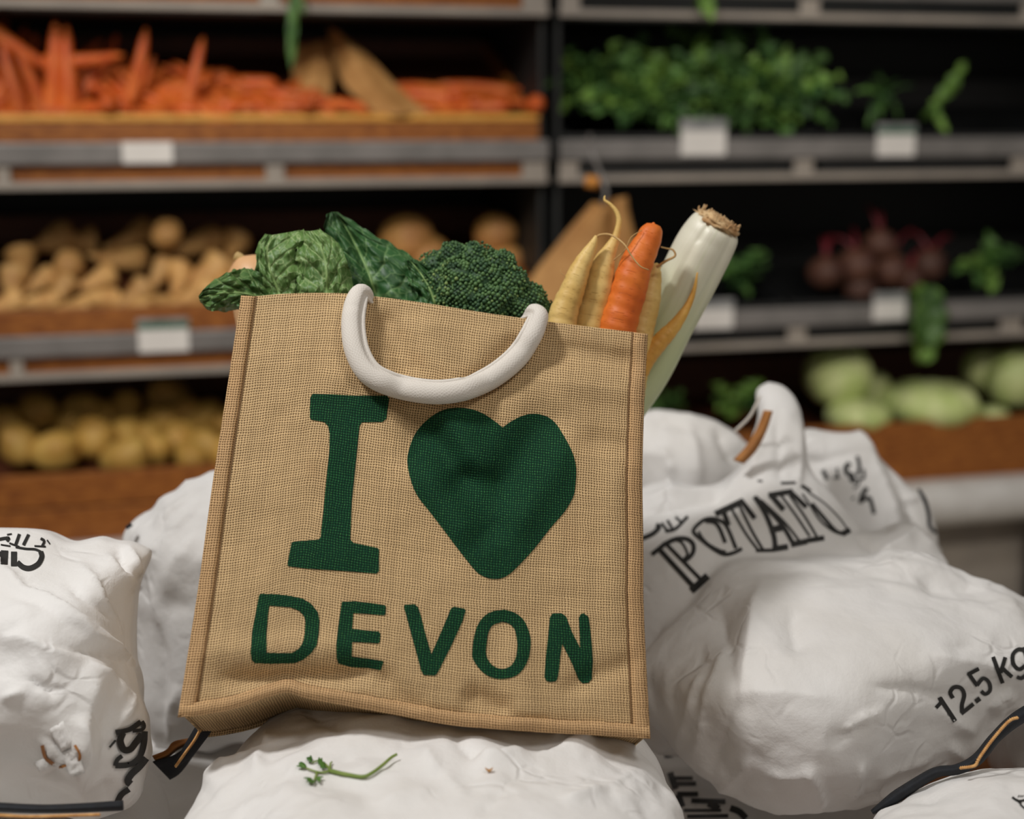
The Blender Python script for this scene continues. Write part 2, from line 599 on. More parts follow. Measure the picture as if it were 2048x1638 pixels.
S_END = SH(1108, 240)[0]
ZC1 = zl(243)
crate('wooden_crate', 'long orange wooden crate heaped with carrots on the upper left shelf', S_L0 + 0.03, S_L1 - 0.016, zl(374) + 0.012, ZC1, 0.19, M_WOOD, M_WOOD_IN, 1, inner=0.10, rim=M_RIM_LIT)
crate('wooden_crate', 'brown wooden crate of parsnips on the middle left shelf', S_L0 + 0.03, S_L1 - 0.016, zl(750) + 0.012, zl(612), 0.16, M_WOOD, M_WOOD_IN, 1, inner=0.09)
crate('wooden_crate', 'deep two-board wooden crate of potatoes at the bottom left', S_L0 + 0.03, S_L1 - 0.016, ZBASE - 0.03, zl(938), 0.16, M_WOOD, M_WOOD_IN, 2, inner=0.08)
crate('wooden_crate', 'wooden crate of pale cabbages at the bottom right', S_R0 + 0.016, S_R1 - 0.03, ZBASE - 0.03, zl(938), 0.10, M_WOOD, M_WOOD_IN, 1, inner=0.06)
SR_MID = SH(1642, 300)[0]
zrr = Z1 - 0.058
crate('plastic_crate', 'black plastic crate of curly kale on the upper right shelf', S_R0 + 0.016, SR_MID - 0.005, zrr, Z1 + 0.035, 0.13, M_BLACKPLASTIC, M_BLACKPLASTIC, 1)
crate('plastic_crate', 'black plastic crate of thin herbs on the upper right shelf', SR_MID + 0.005, S_R1 - 0.03, zrr, Z1 + 0.035, 0.13, M_BLACKPLASTIC, M_BLACKPLASTIC, 1)
zrr = Z2 - 0.058
crate('plastic_crate', 'black plastic crate of dim greens behind the leek', S_R0 + 0.016, SR_MID - 0.065, zrr, Z2 + 0.035, 0.10, M_BLACKPLASTIC, M_BLACKPLASTIC, 1)
crate('plastic_crate', 'black plastic crate of beetroot on the lower right shelf', SR_MID - 0.055, S_R1 - 0.03, zrr, Z2 + 0.035, 0.10, M_BLACKPLASTIC, M_BLACKPLASTIC, 1)
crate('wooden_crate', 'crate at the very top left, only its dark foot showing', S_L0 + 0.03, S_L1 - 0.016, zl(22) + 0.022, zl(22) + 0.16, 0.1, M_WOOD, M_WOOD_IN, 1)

# price labels clipped on the rails
def price_label(px, py, w, h, label, stripe, t=0.0125, holder=True):
    s, z = SH(px, py, t)
    d = float((SW(s, t, z) - CAM) @ FWD)
    hw, hh = w / FPX * d / 2, h / FPX * d / 2
    root = thing('price_label', label, 'label', SW(s, t, z - hh), 'price labels on the shelf rails')
    v, q = sbox(s - hw, s + hw, t, t + 0.0015, z - hh, z + hh * (0.35 if stripe or holder else 1.0), 0.0004)
    build('card', v, q, M_CARD, root, smooth=False)
    if stripe:
        v, q = sbox(s - hw, s + hw, t, t + 0.0015, z + hh * 0.36, z + hh * 0.72, 0.0004)
        build('green_stripe', v, q, M_STRIPE, root, smooth=False)
    if holder:
        v, q = sbox(s - hw * 1.04, s + hw * 1.04, t - 0.0006, t + 0.0008, z + hh * 0.3, z + hh, 0.0004)
        build('holder', v, q, M_CLEAR, root, smooth=False)

price_label(295, 305, 98, 42, 'plain white price label below the heaped carrots', False, holder=False)
price_label(327, 670, 98, 68, 'white price label with green stripe below the parsnips', True)
price_label(1407, 274, 96, 72, 'white price label with glinting holder below the curly kale', False)
price_label(1792, 280, 84, 64, 'white price label with green stripe below the thin herbs', True)
price_label(1427, 628, 84, 60, 'white price label just right of the leek', False)
price_label(1779, 612, 72, 56, 'white price label left of the hanging leaf', False)

# ------------------------------------------------------------------ produce on the shelves
rng = random.Random(7)
M_CARROT = mat('carrot_skin', (222, 118, 48), (198, 86, 30), 30, rough=0.5, vary=0.35, bump=0.0006, bscale=120)
M_PARSNIP = mat('parsnip_skin', (214, 170, 106), (188, 138, 78), 26, rough=0.6, vary=0.35)
M_SWEDE = mat('swede_skin', (218, 172, 92), (190, 136, 84), 9, rough=0.6, vary=0.2)
M_POTATO = mat('potato_skin', (206, 168, 86), (186, 142, 66), 22, rough=0.6, vary=0.25, bump=0.0006, bscale=60)
M_CABBAGE = mat('cabbage_leaf', (214, 222, 160), (182, 200, 120), 14, rough=0.5, vary=0.2)
M_KALE = mat('kale_leaf', (86, 124, 56), (46, 82, 38), 18, rough=0.5, vary=0.6)
M_LIGHTLEAF = mat('light_leaf', (122, 158, 70), (86, 124, 50), 18, rough=0.5, vary=0.3)
M_BEET = mat('beet_skin', (92, 58, 42), (66, 38, 32), 22, rough=0.6, vary=0.4)
M_BEETSTEM = mat('beet_stem', (112, 30, 38), (84, 22, 32), 22, rough=0.5)
M_KRAFT = mat('kraft_paper', (190, 142, 84), (168, 120, 66), 14, rough=0.75, bump=0.001, bscale=40)
M_TWIG = mat('cut_stem', (196, 168, 110), (170, 140, 90), 30, rough=0.7)

def quat_to(d, roll=0.0):
    d = Vector([float(x) for x in d]).normalized()
    q = Vector((1, 0, 0)).rotation_difference(d)
    from mathutils import Quaternion
    return q @ Quaternion((1, 0, 0), roll)

def rootveg_proto(name, L, r0, prof, m, seed, seg=12, n=16):
    x = np.linspace(0, 1, n)
    r = np.interp(x, [p[0] for p in prof], [p[1] for p in prof]) * r0
    path = np.stack([(x - 0.5) * L, 0.02 * L * np.sin(x * 5 + seed), 0.02 * L * np.cos(x * 4 + seed)], 1)
    rs = np.random.RandomState(seed)
    ph = rs.rand(6) * 6
    v, q = sweep(path, r, seg, lambda s, a: 1 + 0.06 * np.sin(s * 40 + ph[0]) * np.sin(a + ph[1]) + 0.06 * np.sin(2 * a + ph[2] + s * 6))
    return build(name, v, q, m, base=(0, 0, 0))

CARROT_PROF = [(0, 0.45), (0.03, 0.8), (0.1, 1.0), (0.5, 0.85), (0.85, 0.5), (0.97, 0.22), (1, 0.05)]
PARSNIP_PROF = [(0, 0.35), (0.04, 0.75), (0.14, 1.0), (0.4, 0.8), (0.75, 0.42), (0.95, 0.18), (1, 0.05)]
carrots = [rootveg_proto('carrot', 0.17, 0.0165, CARROT_PROF, M_CARROT, k) for k in range(3)]
parsnips = [rootveg_proto('parsnip', 0.20, 0.034, PARSNIP_PROF, M_PARSNIP, 10 + k) for k in range(3)]

def lump_proto(name, r, m, seed, squash=(1, 0.85, 0.8), amp=0.12, freq=2.2, sub=3):
    bm = bmesh.new()
    bmesh.ops.create_icosphere(bm, subdivisions=sub, radius=1.0)
    v = np.array([q.co[:] for q in bm.verts])
    f = [tuple(q.index for q in p.verts) for p in bm.faces]
    bm.free()
    v = v * (1 + amp * vnoise(v * freq * 0.6, seed))[:, None] * np.array(squash) * r
    return build(name, v, f, m, base=(0, 0, 0))
potatoes = [lump_proto('potato', 0.041, M_POTATO, 20 + k, (1.1, 0.92, 0.86), 0.16) for k in range(3)]

def on_shelf(px, py, t):
    return SP(px, py, t)

# carrots, heaped towards the left
cnt = 0
def put(protos, loc, d, sc, label, cat, group, roll=0.0):
    o = place_copy(rng.choice(protos), loc, quat_to(d, roll), sc)
    tag(o, label, cat, group)
    return o
def carrot_heap(n, x0, x1, top, label, group, steep):
    for i in range(n):
        px = rng.uniform(x0, x1)
        tp = np.interp(px, [p[0] for p in top], [p[1] for p in top])
        fr = (i + rng.random()) / n
        py = 222 - fr * (222 - tp)
        t = -0.075 - 0.28 * fr * (222 - tp) / 130.0 - rng.random() * 0.04
        a = rng.uniform(*steep)
        d = SD * math.cos(a) * rng.choice((-1, 1)) + np.array([0, 0, 1]) * math.sin(a) * 0.8 + TD * rng.uniform(-0.7, 0.3)
        put(carrots, on_shelf(px, py, t), d, rng.uniform(0.8, 1.25), label, 'carrot', group, rng.random() * 6)
carrot_heap(64, -40, 330, [(-40, 95), (60, 100), (130, 130), (330, 150)], 'orange carrot in the tall heap at the left of the carrot crate', 'carrots heaped at the left', (0.0, 1.3))
carrot_heap(40, 330, 585, [(330, 150), (440, 150), (585, 190)], 'orange carrot in the middle of the carrot crate, left of the paper bag', 'carrots left of the paper bag', (0.0, 0.8))
carrot_heap(20, 815, 1035, [(815, 172), (1035, 178)], 'orange carrot in the flat layer right of the paper bag', 'carrots right of the paper bag', (0.0, 0.15))
carrot_heap(6, 600, 815, [(600, 210), (815, 212)], 'orange carrot half hidden around the foot of the paper bag', 'carrots by the paper bag', (0.0, 0.3))
for px, py, a, l in ((105, 150, 1.45, 1.3), (135, 165, 1.5, 1.4), (25, 175, 1.7, 1.3), (65, 175, 1.9, 1.2), (165, 118, 0.1, 1.0), (275, 135, 1.3, 1.0), (385, 160, 1.25, 1.1), (30, 90, -0.6, 1.2)):
    o = put(carrots, on_shelf(px, py, -0.10), SD * math.cos(a) + np.array([0, 0, 1]) * math.sin(a), l, 'orange carrot in the tall heap at the left of the carrot crate', 'carrot', 'carrots heaped at the left')
for px in (235, 1068, 622):
    lab = {235: 'carrot with its blunt end on the crate rim left of the paper bag', 1068: 'short carrot end alone in the right corner of the carrot crate', 622: 'bright carrot end at the foot of the paper bag'}[px]
    o = place_copy(carrots[0], on_shelf(px, 212, -0.09), quat_to(-TD + SD * 0.2), 1.25)
    tag(o, lab, 'carrot')

# parsnips (px, py, length px, radius px, angle deg)
ORD = ['first', 'second', 'third', 'fourth', 'fifth', 'sixth', 'seventh', 'eighth', 'ninth', 'tenth', 'eleventh', 'twelfth']
PL = 'knobbly beige parsnip heaped in the middle left crate'
PARS = ((240, 240, 190, 75, 10), (370, 240, 130, 66, -8), (600, 230, 250, 62, 18), (910, 270, 310, 62, 24), (1090, 270, 150, 60, 60), (100, 350, 160, 66, 100),
                      (550, 320, 270, 62, -10), (70, 460, 220, 66, 84), (285, 490, 190, 58, 50), (440, 430, 210, 60, 12), (620, 500, 190, 62, 35), (725, 420, 240, 48, 52), (830, 430, 190, 55, 72),
                      (960, 400, 210, 85, 30), (450, 515, 230, 56, 3), (900, 500, 230, 70, 20), (190, 440, 180, 55, 25), (170, 530, 200, 50, 10), (760, 530, 220, 50, -12), (1000, 500, 200, 60, -25),
                      (20, 540, 180, 60, 30), (330, 560, 180, 50, 0), (600, 570, 200, 50, 8))
def row_label(items, bounds, names, what):
    out = {}
    for k, nm in enumerate(names):
        row = sorted([i for i in items if bounds[k] <= i[1] < bounds[k + 1]], key=lambda i: i[0])
        for n_, i in enumerate(row):
            out[i] = '%s %s from the left in the %s' % (ORD[n_], what, nm)
    return out
PLAB = row_label(PARS, (0, 345, 470, 2000), ('top row of the parsnip heap', 'middle row of the parsnip heap', 'bottom row of the parsnip heap'), 'beige parsnip')
for x, y, L, r, a in PARS:
    px, py = x / 2.34, 380 + y / 2.34
    t = -0.07 - 0.26 * (610 - py) / 160.0
    loc = on_shelf(px, py, t)
    d = (loc - CAM) @ FWD
    aa = math.radians(a)
    put(parsnips, loc, -(SD * math.cos(aa) + np.array([0, 0, 1]) * math.sin(aa)) + TD * 0.5, (1.1 * L / 2.34 / FPX * d / 0.20, 1.12 * r / 2.34 / FPX * d / 0.034, 1.12 * r / 2.34 / FPX * d / 0.034), PLAB[(x, y, L, r, a)], 'parsnip', 'parsnips in the crate', rng.random() * 6)
for x, y, r, lab in ((770, 200, 78, 'round parsnip crown on top of the parsnip heap'), (320, 345, 78, 'parsnip seen end on with a dark dimple')):
    px, py = x / 2.34, 380 + y / 2.34
    o = place_copy(parsnips[1], on_shelf(px, py, -0.2), quat_to(-TD), 1.0)
    tag(o, lab, 'parsnip')
for px, py, r, lab in ((812, 478, 56, 'yellow and purple swede behind the tall dark leaf'), (852, 512, 50, 'pale swede low behind the broccoli'), (990, 466, 44, 'round swede standing alone behind the broccoli'), (1008, 530, 48, 'shaded swede right behind the broccoli top'), (925, 540, 46, 'half hidden swede behind the broccoli crown')):
    loc = on_shelf(px, py, -0.22)
    d = (loc - CAM) @ FWD
    o = lump_proto('swede', r / FPX * d, M_SWEDE, int(px), (1, 1, 0.9), 0.06)
    o.location = loc.tolist()
    tag(o, lab, 'swede', 'swedes in the crate')

# potatoes
PT = [(20, 1080, 70), (170, 1040, 85), (400, 1030, 78), (590, 1010, 72), (790, 975, 85), (750, 1075, 80), (490, 1050, 60), (960, 1060, 75), (95, 1190, 82), (265, 1215, 85), (430, 1160, 95), (600, 1130, 72),
      (600, 1255, 92), (740, 1210, 66), (840, 1150, 70), (960, 1200, 78), (330, 1090, 60), (690, 1150, 55), (890, 1250, 70), (1080, 1230, 80), (1080, 1100, 75), (880, 1050, 66)]
TLAB = row_label(PT, (0, 1100, 1195, 3000), ('back row of the potato crate', 'middle row of the potato crate', 'front row by the potato crate rim'), 'yellow potato')
for x, y, r in PT:
    px, py = x / 2.34, 380 + y / 2.34
    t = -0.075 - 0.24 * (930 - py) / 140.0
    loc = on_shelf(px, py, t)
    d = (loc - CAM) @ FWD
    put(potatoes, loc, (rng.uniform(-1, 1), rng.uniform(-1, 1), rng.uniform(-0.5, 0.5)), 1.2 * r / 2.34 / FPX * d / 0.041, TLAB[(x, y, r)], 'potato', 'potatoes in the crate', rng.random() * 6)
# the crates go on behind the jute bag
r2 = random.Random(3)
for i in range(26):
    px, py = 520 + (i % 13) * 44 + r2.uniform(-12, 12), 890 - (i // 13) * 62 + r2.uniform(-10, 10)
    loc = on_shelf(px, py, -0.075 - 0.24 * (930 - py) / 140.0)
    put(potatoes, loc, (r2.uniform(-1, 1), r2.uniform(-1, 1), r2.uniform(-0.5, 0.5)), r2.uniform(0.9, 1.15), 'yellow potato in the part of the crate hidden behind the jute bag', 'potato', 'potatoes behind the bag', r2.random() * 6)
for i in range(20):
    px, py = 500 + (i % 10) * 56 + r2.uniform(-12, 12), 585 - (i // 10) * 40 + r2.uniform(-8, 8)
    loc = on_shelf(px, py, -0.07 - 0.26 * (610 - py) / 160.0)
    put(parsnips, loc, -SD * r2.choice((-1, 1)) + np.array([0, 0, r2.uniform(-0.4, 0.4)]) + TD * 0.4, r2.uniform(0.75, 0.95), 'beige parsnip in the part of the crate hidden behind the greens', 'parsnip', 'parsnips behind the bag', r2.random() * 6)
for o in carrots + parsnips + potatoes:
    bpy.data.objects.remove(o)

# cabbages
def sphere_grid(n, m):
    th = np.linspace(0.02, math.pi - 0.02, n)
    ph = np.linspace(0, 2 * math.pi, m)
    T, F = np.meshgrid(th, ph, indexing='ij')
    return np.stack([np.sin(T) * np.cos(F), np.sin(T) * np.sin(F), np.cos(T)], -1), T, F

def cabbage(px, py, rx, ry, t, label, seed):
    loc = on_shelf(px, py, t)
    d = float((loc - CAM) @ FWD)
    R = rx / FPX * d
    sq = ry / rx
    root = thing('cabbage', label, 'cabbage', loc - np.array([0, 0, R * sq]), 'cabbages in the bottom right crate')
    rs = np.random.RandomState(seed)
    bm = bmesh.new()
    bmesh.ops.create_icosphere(bm, subdivisions=4, radius=1.0)
    v = np.array([q.co[:] for q in bm.verts]); f = [tuple(q.index for q in p.verts) for p in bm.faces]; bm.free()
    v = v * (0.94 + 0.05 * vnoise(v * 1.6, seed))[:, None] * np.array([1, 1, sq]) * R
    build('heart', v + loc, f, M_CABBAGE, root)
    for k in range(6):
        # a wrapping leaf: a patch of a slightly larger sphere with a wavy rim
        n = 14
        a, b = np.meshgrid(np.linspace(0, 1, n), np.linspace(-1, 1, n), indexing='ij')
        th = 2.5 - a * (1.7 + 0.3 * rs.rand())
        ph = b * (0.75 - 0.3 * (a - 0.4) ** 2) + k * 1.05 + rs.rand() * 0.4
        rad = R * (1.0 + 0.02 * k / 6 + 0.10 * np.clip(a - 0.75, 0, 1) + 0.03 * np.sin(b * 7 + k) * a)
        G = np.stack([np.sin(th) * np.cos(ph), np.sin(th) * np.sin(ph), np.cos(th) * sq], -1) * rad[..., None] + loc
        Gi = loc + (G - loc) * 0.985
        vv, ff = solid_grid(G, Gi)
        build('leaf', vv, ff, M_CABBAGE, root)
    return root
CB = [(1675, 750, 66, 64, -0.16, 'large round pale cabbage standing highest in its crate'), (1752, 782, 30, 40, -0.2, 'small dark green cabbage beside the highest round one'), (1717, 832, 64, 36, -0.09, 'flat bright green cabbage right of the twisted sack ear'),
      (1862, 808, 92, 50, -0.11, 'wide pale cabbage in the middle of the crate front'), (1972, 740, 46, 48, -0.2, 'shaded cabbage behind the rightmost one'), (2032, 755, 62, 64, -0.13, 'big cabbage cut off at the right edge of the photo'), (1985, 838, 34, 28, -0.09, 'small cabbage low by the crate rim at the right')]
for i, (px, py, rx, ry, t, lab) in enumerate(CB):
    cabbage(px, py, rx, ry, t, lab, 60 + i)

# ruffled leaves
def ruffled_leaf(name, L, W, m, seed, base=(0, 0, 0), ruffle=0.18, bend=0.3, parent=None, xf=None, sharp=1.0):
    rs = np.random.RandomState(seed)
    n, k = 22, 9
    a, b = np.meshgrid(np.linspace(0, 1, n), np.linspace(-1, 1, k), indexing='ij')
    w = W * 0.5 * np.sin(np.clip(a * 0.93 + 0.07, 0, 1) ** sharp * math.pi) ** 0.7 + 0.002
    ph = rs.rand(4) * 6
    x = a * L * np.cos(bend * a)
    y = b * w
    z = -L * bend * a ** 2 * 0.6 + ruffle * W * np.abs(b) ** 1.5 * np.sin(a * 22 + ph[0] + b * 1.5) + 0.25 * W * b * b
    G = np.stack([x, y, z], -1)
    H = G - np.array([0, 0, 0.0015])
    v, f = solid_grid(G, H)
    if xf is not None:
        v = v @ np.asarray(xf[0]).T + xf[1]
    return build(name, v, f, m, parent, base=base)

def dir_frame(d, up=(0, 0, 1), roll=0.0):
    d = np.asarray(d, float); d /= np.linalg.norm(d)
    u = np.asarray(up, float); u = u - d * (u @ d)
    u /= np.linalg.norm(u)
    s = np.cross(u, d)
    u2 = u * math.cos(roll) + s * math.sin(roll)
    return np.column_stack([d, np.cross(u2, d), u2])

def bunch(name, label, cat, px, py, t, dirs, L, W, m, seed, group=None, ruffle=0.18, mats=None, bend=0.35):
    loc = on_shelf(px, py, t)
    root = thing(name, label, cat, loc, group)
    rs = np.random.RandomState(seed)
    for i, (ds, dt, dz, k) in enumerate(dirs):
        d = SD * ds + TD * dt + np.array([0, 0, 1.0]) * dz
        fr = dir_frame(d, TD * 0.5 + np.array([0, 0, 1.0]), rs.uniform(-0.5, 0.5))
        ruffled_leaf('leaf', L * k, W * k, (mats or [m])[i % len(mats or [m])], seed * 10 + i, parent=root, xf=(fr, loc), ruffle=ruffle, bend=bend)
    # tied stalk end
    v, f = sweep(np.array([loc - TD * 0.05 - np.array([0, 0, 0.03]), loc + TD * 0.01]), [0.008, 0.012], 8)
    build('stalk', v, f, m, root)
    return root

KL = ['kale bunch at the left end of the upper right crate', 'kale bunch second from the left under the top shelf', 'kale bunch in the middle behind the glinting label',
      'kale bunch right of the glinting label', 'kale bunch with the brightest curled leaf at its right end', 'dark kale bunch at the back of the crate']
for i, (px, py, t) in enumerate(((1190, 190, -0.16), (1290, 215, -0.12), (1390, 200, -0.14), (1480, 215, -0.12), (1555, 200, -0.12), (1400, 130, -0.32))):
    rs = np.random.RandomState(90 + i)
    dirs = [(math.cos(a) * rs.uniform(0.6, 1), rs.uniform(0.1, 0.7), math.sin(a) * 0.7 + rs.uniform(-0.1, 0.3), rs.uniform(0.7, 1.15)) for a in np.linspace(-0.6, math.pi + 0.5, 17)]
    bunch('kale_bunch', KL[i], 'kale', px, py, t, dirs, 0.17, 0.042, M_KALE, 90 + i, 'kale bunches in the black crate', ruffle=0.3, mats=[M_KALE, M_KALE, M_LIGHTLEAF])
rs = np.random.RandomState(5)
bunch('herb_bunch', 'thin dark herb bunch right of the kale', 'herbs', 1770, 190, -0.2, [(rs.uniform(-1, 1), rs.uniform(0, 0.8), rs.uniform(-0.6, 0.9), rs.uniform(0.5, 1)) for _ in range(14)], 0.10, 0.014, M_KALE, 130, bend=0.5)
bunch('celery_stalk', 'bright green celery leaf sticking up over the herb crate', 'celery', 1868, 214, -0.1, [(0.75, 0.1, 0.8, 1.0), (0.9, 0.0, 0.5, 0.7), (0.2, 0.3, -0.9, 0.6)], 0.13, 0.032, M_LIGHTLEAF, 131, bend=-0.3)
bunch('green_bunch', 'dim leafy bunch behind the leek on the lower right shelf', 'greens', 1470, 560, -0.14, [(rs.uniform(-1, 1), rs.uniform(0, 0.6), rs.uniform(-0.2, 0.9), rs.uniform(0.6, 1)) for _ in range(10)], 0.11, 0.04, M_KALE, 132)
bunch('green_bunch', 'leafy bunch between the leek and the cabbages', 'greens', 1468, 810, -0.16, [(rs.uniform(-1, 1), rs.uniform(0, 0.6), rs.uniform(-0.1, 0.9), rs.uniform(0.6, 1)) for _ in range(12)], 0.10, 0.045, M_LIGHTLEAF, 133, mats=[M_LIGHTLEAF, M_KALE])
bunch('green_bunch', 'small green bunch beside the right edge of the jute bag', 'greens', 1330, 820, -0.2, [(rs.uniform(-1, 1), rs.uniform(0, 0.6), rs.uniform(0, 0.9), rs.uniform(0.6, 1)) for _ in range(8)], 0.08, 0.04, M_KALE, 134)
bunch('green_bunch', 'green sprig hanging over the top right shelf edge', 'greens', 1412, -20, 0.03, [(0.1, 0.3, -1, 1), (-0.2, 0.3, -0.9, 0.8)], 0.07, 0.022, M_LIGHTLEAF, 135, bend=0.1)
bunch('green_bunch', 'dark green tops hanging over the top left shelf edge', 'greens', 590, -30, 0.03, [(-0.15, 0.1, -1, 1.0), (0.3, 0.2, -1, 0.45), (0.0, 0.2, -1, 0.5), (-0.1, 0.1, -1, 1.3)], 0.13, 0.013, M_KALE, 136, bend=0.1)

# beetroot with red stems and leaves
for i, (px, py, r, lab) in enumerate(((1650, 545, 36, 'beetroot at the left end of its crate'), (1712, 530, 40, 'beetroot with a pale scar, second from the left'), (1720, 580, 34, 'lowest beetroot by the crate rim'), (1780, 540, 36, 'beetroot in the middle of the crate'), (1815, 560, 30, 'orange-brown beetroot above the hanging leaf'), (1760, 490, 34, 'uppermost beetroot under the red stems'), (1860, 530, 34, 'beetroot at the right end of its crate'))):
    loc = on_shelf(px, py, -0.16)
    d = float((loc - CAM) @ FWD)
    R = r / FPX * d
    root = thing('beetroot', lab, 'beetroot', loc - np.array([0, 0, R]), 'beetroots in the black crate')
    o = lump_proto('bulb', R, M_BEET, 40 + i, (1, 1, 0.95), 0.1)
    o.parent = root
    o.location = (0, 0, R)
    rs = np.random.RandomState(i)
    for k in range(3):
        e = loc + SD * rs.uniform(-0.05, 0.10) - TD * 0.05 + np.array([0, 0, rs.uniform(0.05, 0.10)])
        v, f = sweep(catmull([loc + np.array([0, 0, R * 0.6]), (loc + e) / 2 + np.array([0, 0, 0.03]), e], 8), np.linspace(0.006, 0.004, 8), 7)
        build('stem', v, f, M_BEETSTEM, root)
rs = np.random.RandomState(8)
bunch('beet_leaves', 'green beet leaves spilling at the right edge of the photo', 'leaves', 1975, 540, -0.1, [(rs.uniform(-0.9, 1), rs.uniform(0, 0.7), rs.uniform(-0.4, 1), rs.uniform(0.6, 1)) for _ in range(11)], 0.12, 0.05, M_KALE, 140, mats=[M_KALE, M_LIGHTLEAF, M_KALE])
bunch('beet_leaves', 'single broad green leaf hanging over the lower right rail', 'leaves', 1840, 575, 0.025, [(0.0, 0.12, -1.0, 1.0), (0.12, 0.16, -1, 0.8)], 0.18, 0.125, M_LIGHTLEAF, 141, ruffle=0.06, bend=0.12, mats=[M_LIGHTLEAF, M_KALE])

# kraft paper bag standing in the carrots
def px_sheet(name, left, right, d0, wave, m, parent, n=20, k=9, th=0.004, tt=None):
    A, B = catmull(left, n), catmull(right, n)
    G = np.zeros((n, k, 3))
    for i in range(n):
        for j in range(k):
            b = j / (k - 1)
            p = A[i] * (1 - b) + B[i] * b
            G[i, j] = P(p[0], p[1], d0 + (p[2] if len(p) > 2 else 0) + wave * math.sin(b * math.pi * 2.2 + i * 0.1))
    H = G + FWD * th
    v, f = solid_grid(G, H)
    return build(name, v, f, m, parent)
dk = float((on_shelf(700, 200, -0.13) - CAM) @ FWD)
root = thing('paper_bag', 'brown kraft paper bag with a curling flap standing among the carrots', 'paper bag', on_shelf(700, 222, -0.13))
px_sheet('body', [(588, 92, 0.05), (584, 150, 0.03), (586, 215, 0.0)], [(662, 78, 0.05), (665, 150, 0.03), (655, 215, 0.0)], dk, 0.012, M_KRAFT, root, th=0.03)
px_sheet('flap', [(654, 52, 0.02), (668, 120, 0.0), (690, 172, -0.03), (755, 232, -0.09)], [(672, 58, 0.02), (745, 120, 0.0), (795, 172, -0.03), (858, 226, -0.08)], dk, 0.014, M_KRAFT, root, th=0.004)
# bundle of kraft bags hanging from a hook between the units
dh = 2.85
root = thing('paper_bag_bundle', 'bundle of kraft paper bags hanging on a hook behind the pale carrots', 'paper bag', P(1180, 720, dh))
px_sheet('front_bag', [(1185, 404, 0), (1120, 480, 0), (1048, 580, 0), (1000, 720, 0)], [(1222, 410, 0), (1215, 480, 0), (1230, 590, 0), (1240, 720, 0)], dh, 0.010, M_KRAFT, root, th=0.006)
px_sheet('rear_bag', [(1205, 402, 0.02), (1200, 480, 0.02), (1200, 590, 0.02), (1200, 720, 0.02)], [(1254, 392, 0.02), (1262, 440, 0.02), (1300, 590, 0.02), (1330, 720, 0.02)], dh, 0.012, M_KRAFT, root, th=0.006)
root = thing('hook', 'small metal hook with an orange tag hanging from the corner rail', 'hook', P(1185, 405, dh - 0.02))
v, f = sweep(catmull([P(1180, 270, dh + 0.05), P(1182, 300, dh - 0.02), P(1200, 345, dh - 0.02), P(1212, 385, dh - 0.02), P(1205, 408, dh - 0.01)], 24), [0.0045] * 24, 8)
build('wire', v, f, M_RAIL, root)
v, f = sweep(np.array([P(1172, 362, dh - 0.02), P(1196, 366, dh - 0.02)]), [0.012, 0.012], 10)
build('tag', v, f, mat('orange_tag', (210, 140, 60), None), root)

# ------------------------------------------------------------------ potato sacks
def plinth():
    root = thing('display_plinth', 'low wooden display plinth under the potato sacks', 'plinth', (0.0, 1.35, 0.0))
    m = MB().box((0.0, 1.30, 0.30), (0.78, 0.62, 0.30), None, 0.004)
    v, f = m.get()
    build('body', v, f, M_WOOD, root, smooth=False)
    m = MB().box((0.0, 1.30, 0.612), (0.80, 0.64, 0.012), None, 0.004)
    v, f = m.get()
    build('top_board', v, f, M_WOOD, root, smooth=False)
plinth()

def blob_mesh(c, r, e, rot):
    n, k = 28, 44
    th = np.linspace(-math.pi / 2, math.pi / 2, n)
    ph = np.linspace(0, 2 * math.pi, k, endpoint=False)
    def sp(x, p):
        return np.sign(x) * np.abs(x) ** (2.0 / p)
    T, F = np.meshgrid(th, ph, indexing='ij')
    V = np.stack([r[0] * sp(np.cos(T), e) * sp(np.cos(F), e), r[2] * sp(np.cos(T), e) * sp(np.sin(F), e), r[1] * sp(np.sin(T), e)], -1).reshape(-1, 3)
    a = math.radians(rot)
    V = np.stack([V[:, 0] * math.cos(a) - V[:, 2] * math.sin(a), V[:, 1], V[:, 0] * math.sin(a) + V[:, 2] * math.cos(a)], 1)
    Fc = [(i * k + j, i * k + (j + 1) % k, (i + 1) * k + (j + 1) % k, (i + 1) * k + j) for i in range(n - 1) for j in range(k)]
    # camera-free local axes: x right, y up, z away; V = (x, depth, up)
    return c + V[:, :1] * RIGHT + V[:, 1:2] * FWD + V[:, 2:3] * UP, Fc

def wblob_mesh(c, r, e, rotz):
    v, f = blob_mesh(np.zeros(3), r, e, 0)
    L = np.stack([v @ RIGHT, v @ FWD, v @ UP], 1)
    a = math.radians(rotz)
    L = np.stack([L[:, 0] * math.cos(a) - L[:, 1] * math.sin(a), L[:, 0] * math.sin(a) + L[:, 1] * math.cos(a), L[:, 2]], 1)
    return L + np.asarray(c), f

def seg_dist(px, py, a, b):
    a, b = np.array(a, float), np.array(b, float)
    ab = b - a
    L = np.linalg.norm(ab)
    t = ((px - a[0]) * ab[0] + (py - a[1]) * ab[1]) / L ** 2
    dd = ((px - a[0]) * -ab[1] + (py - a[1]) * ab[0]) / L
    return t, dd

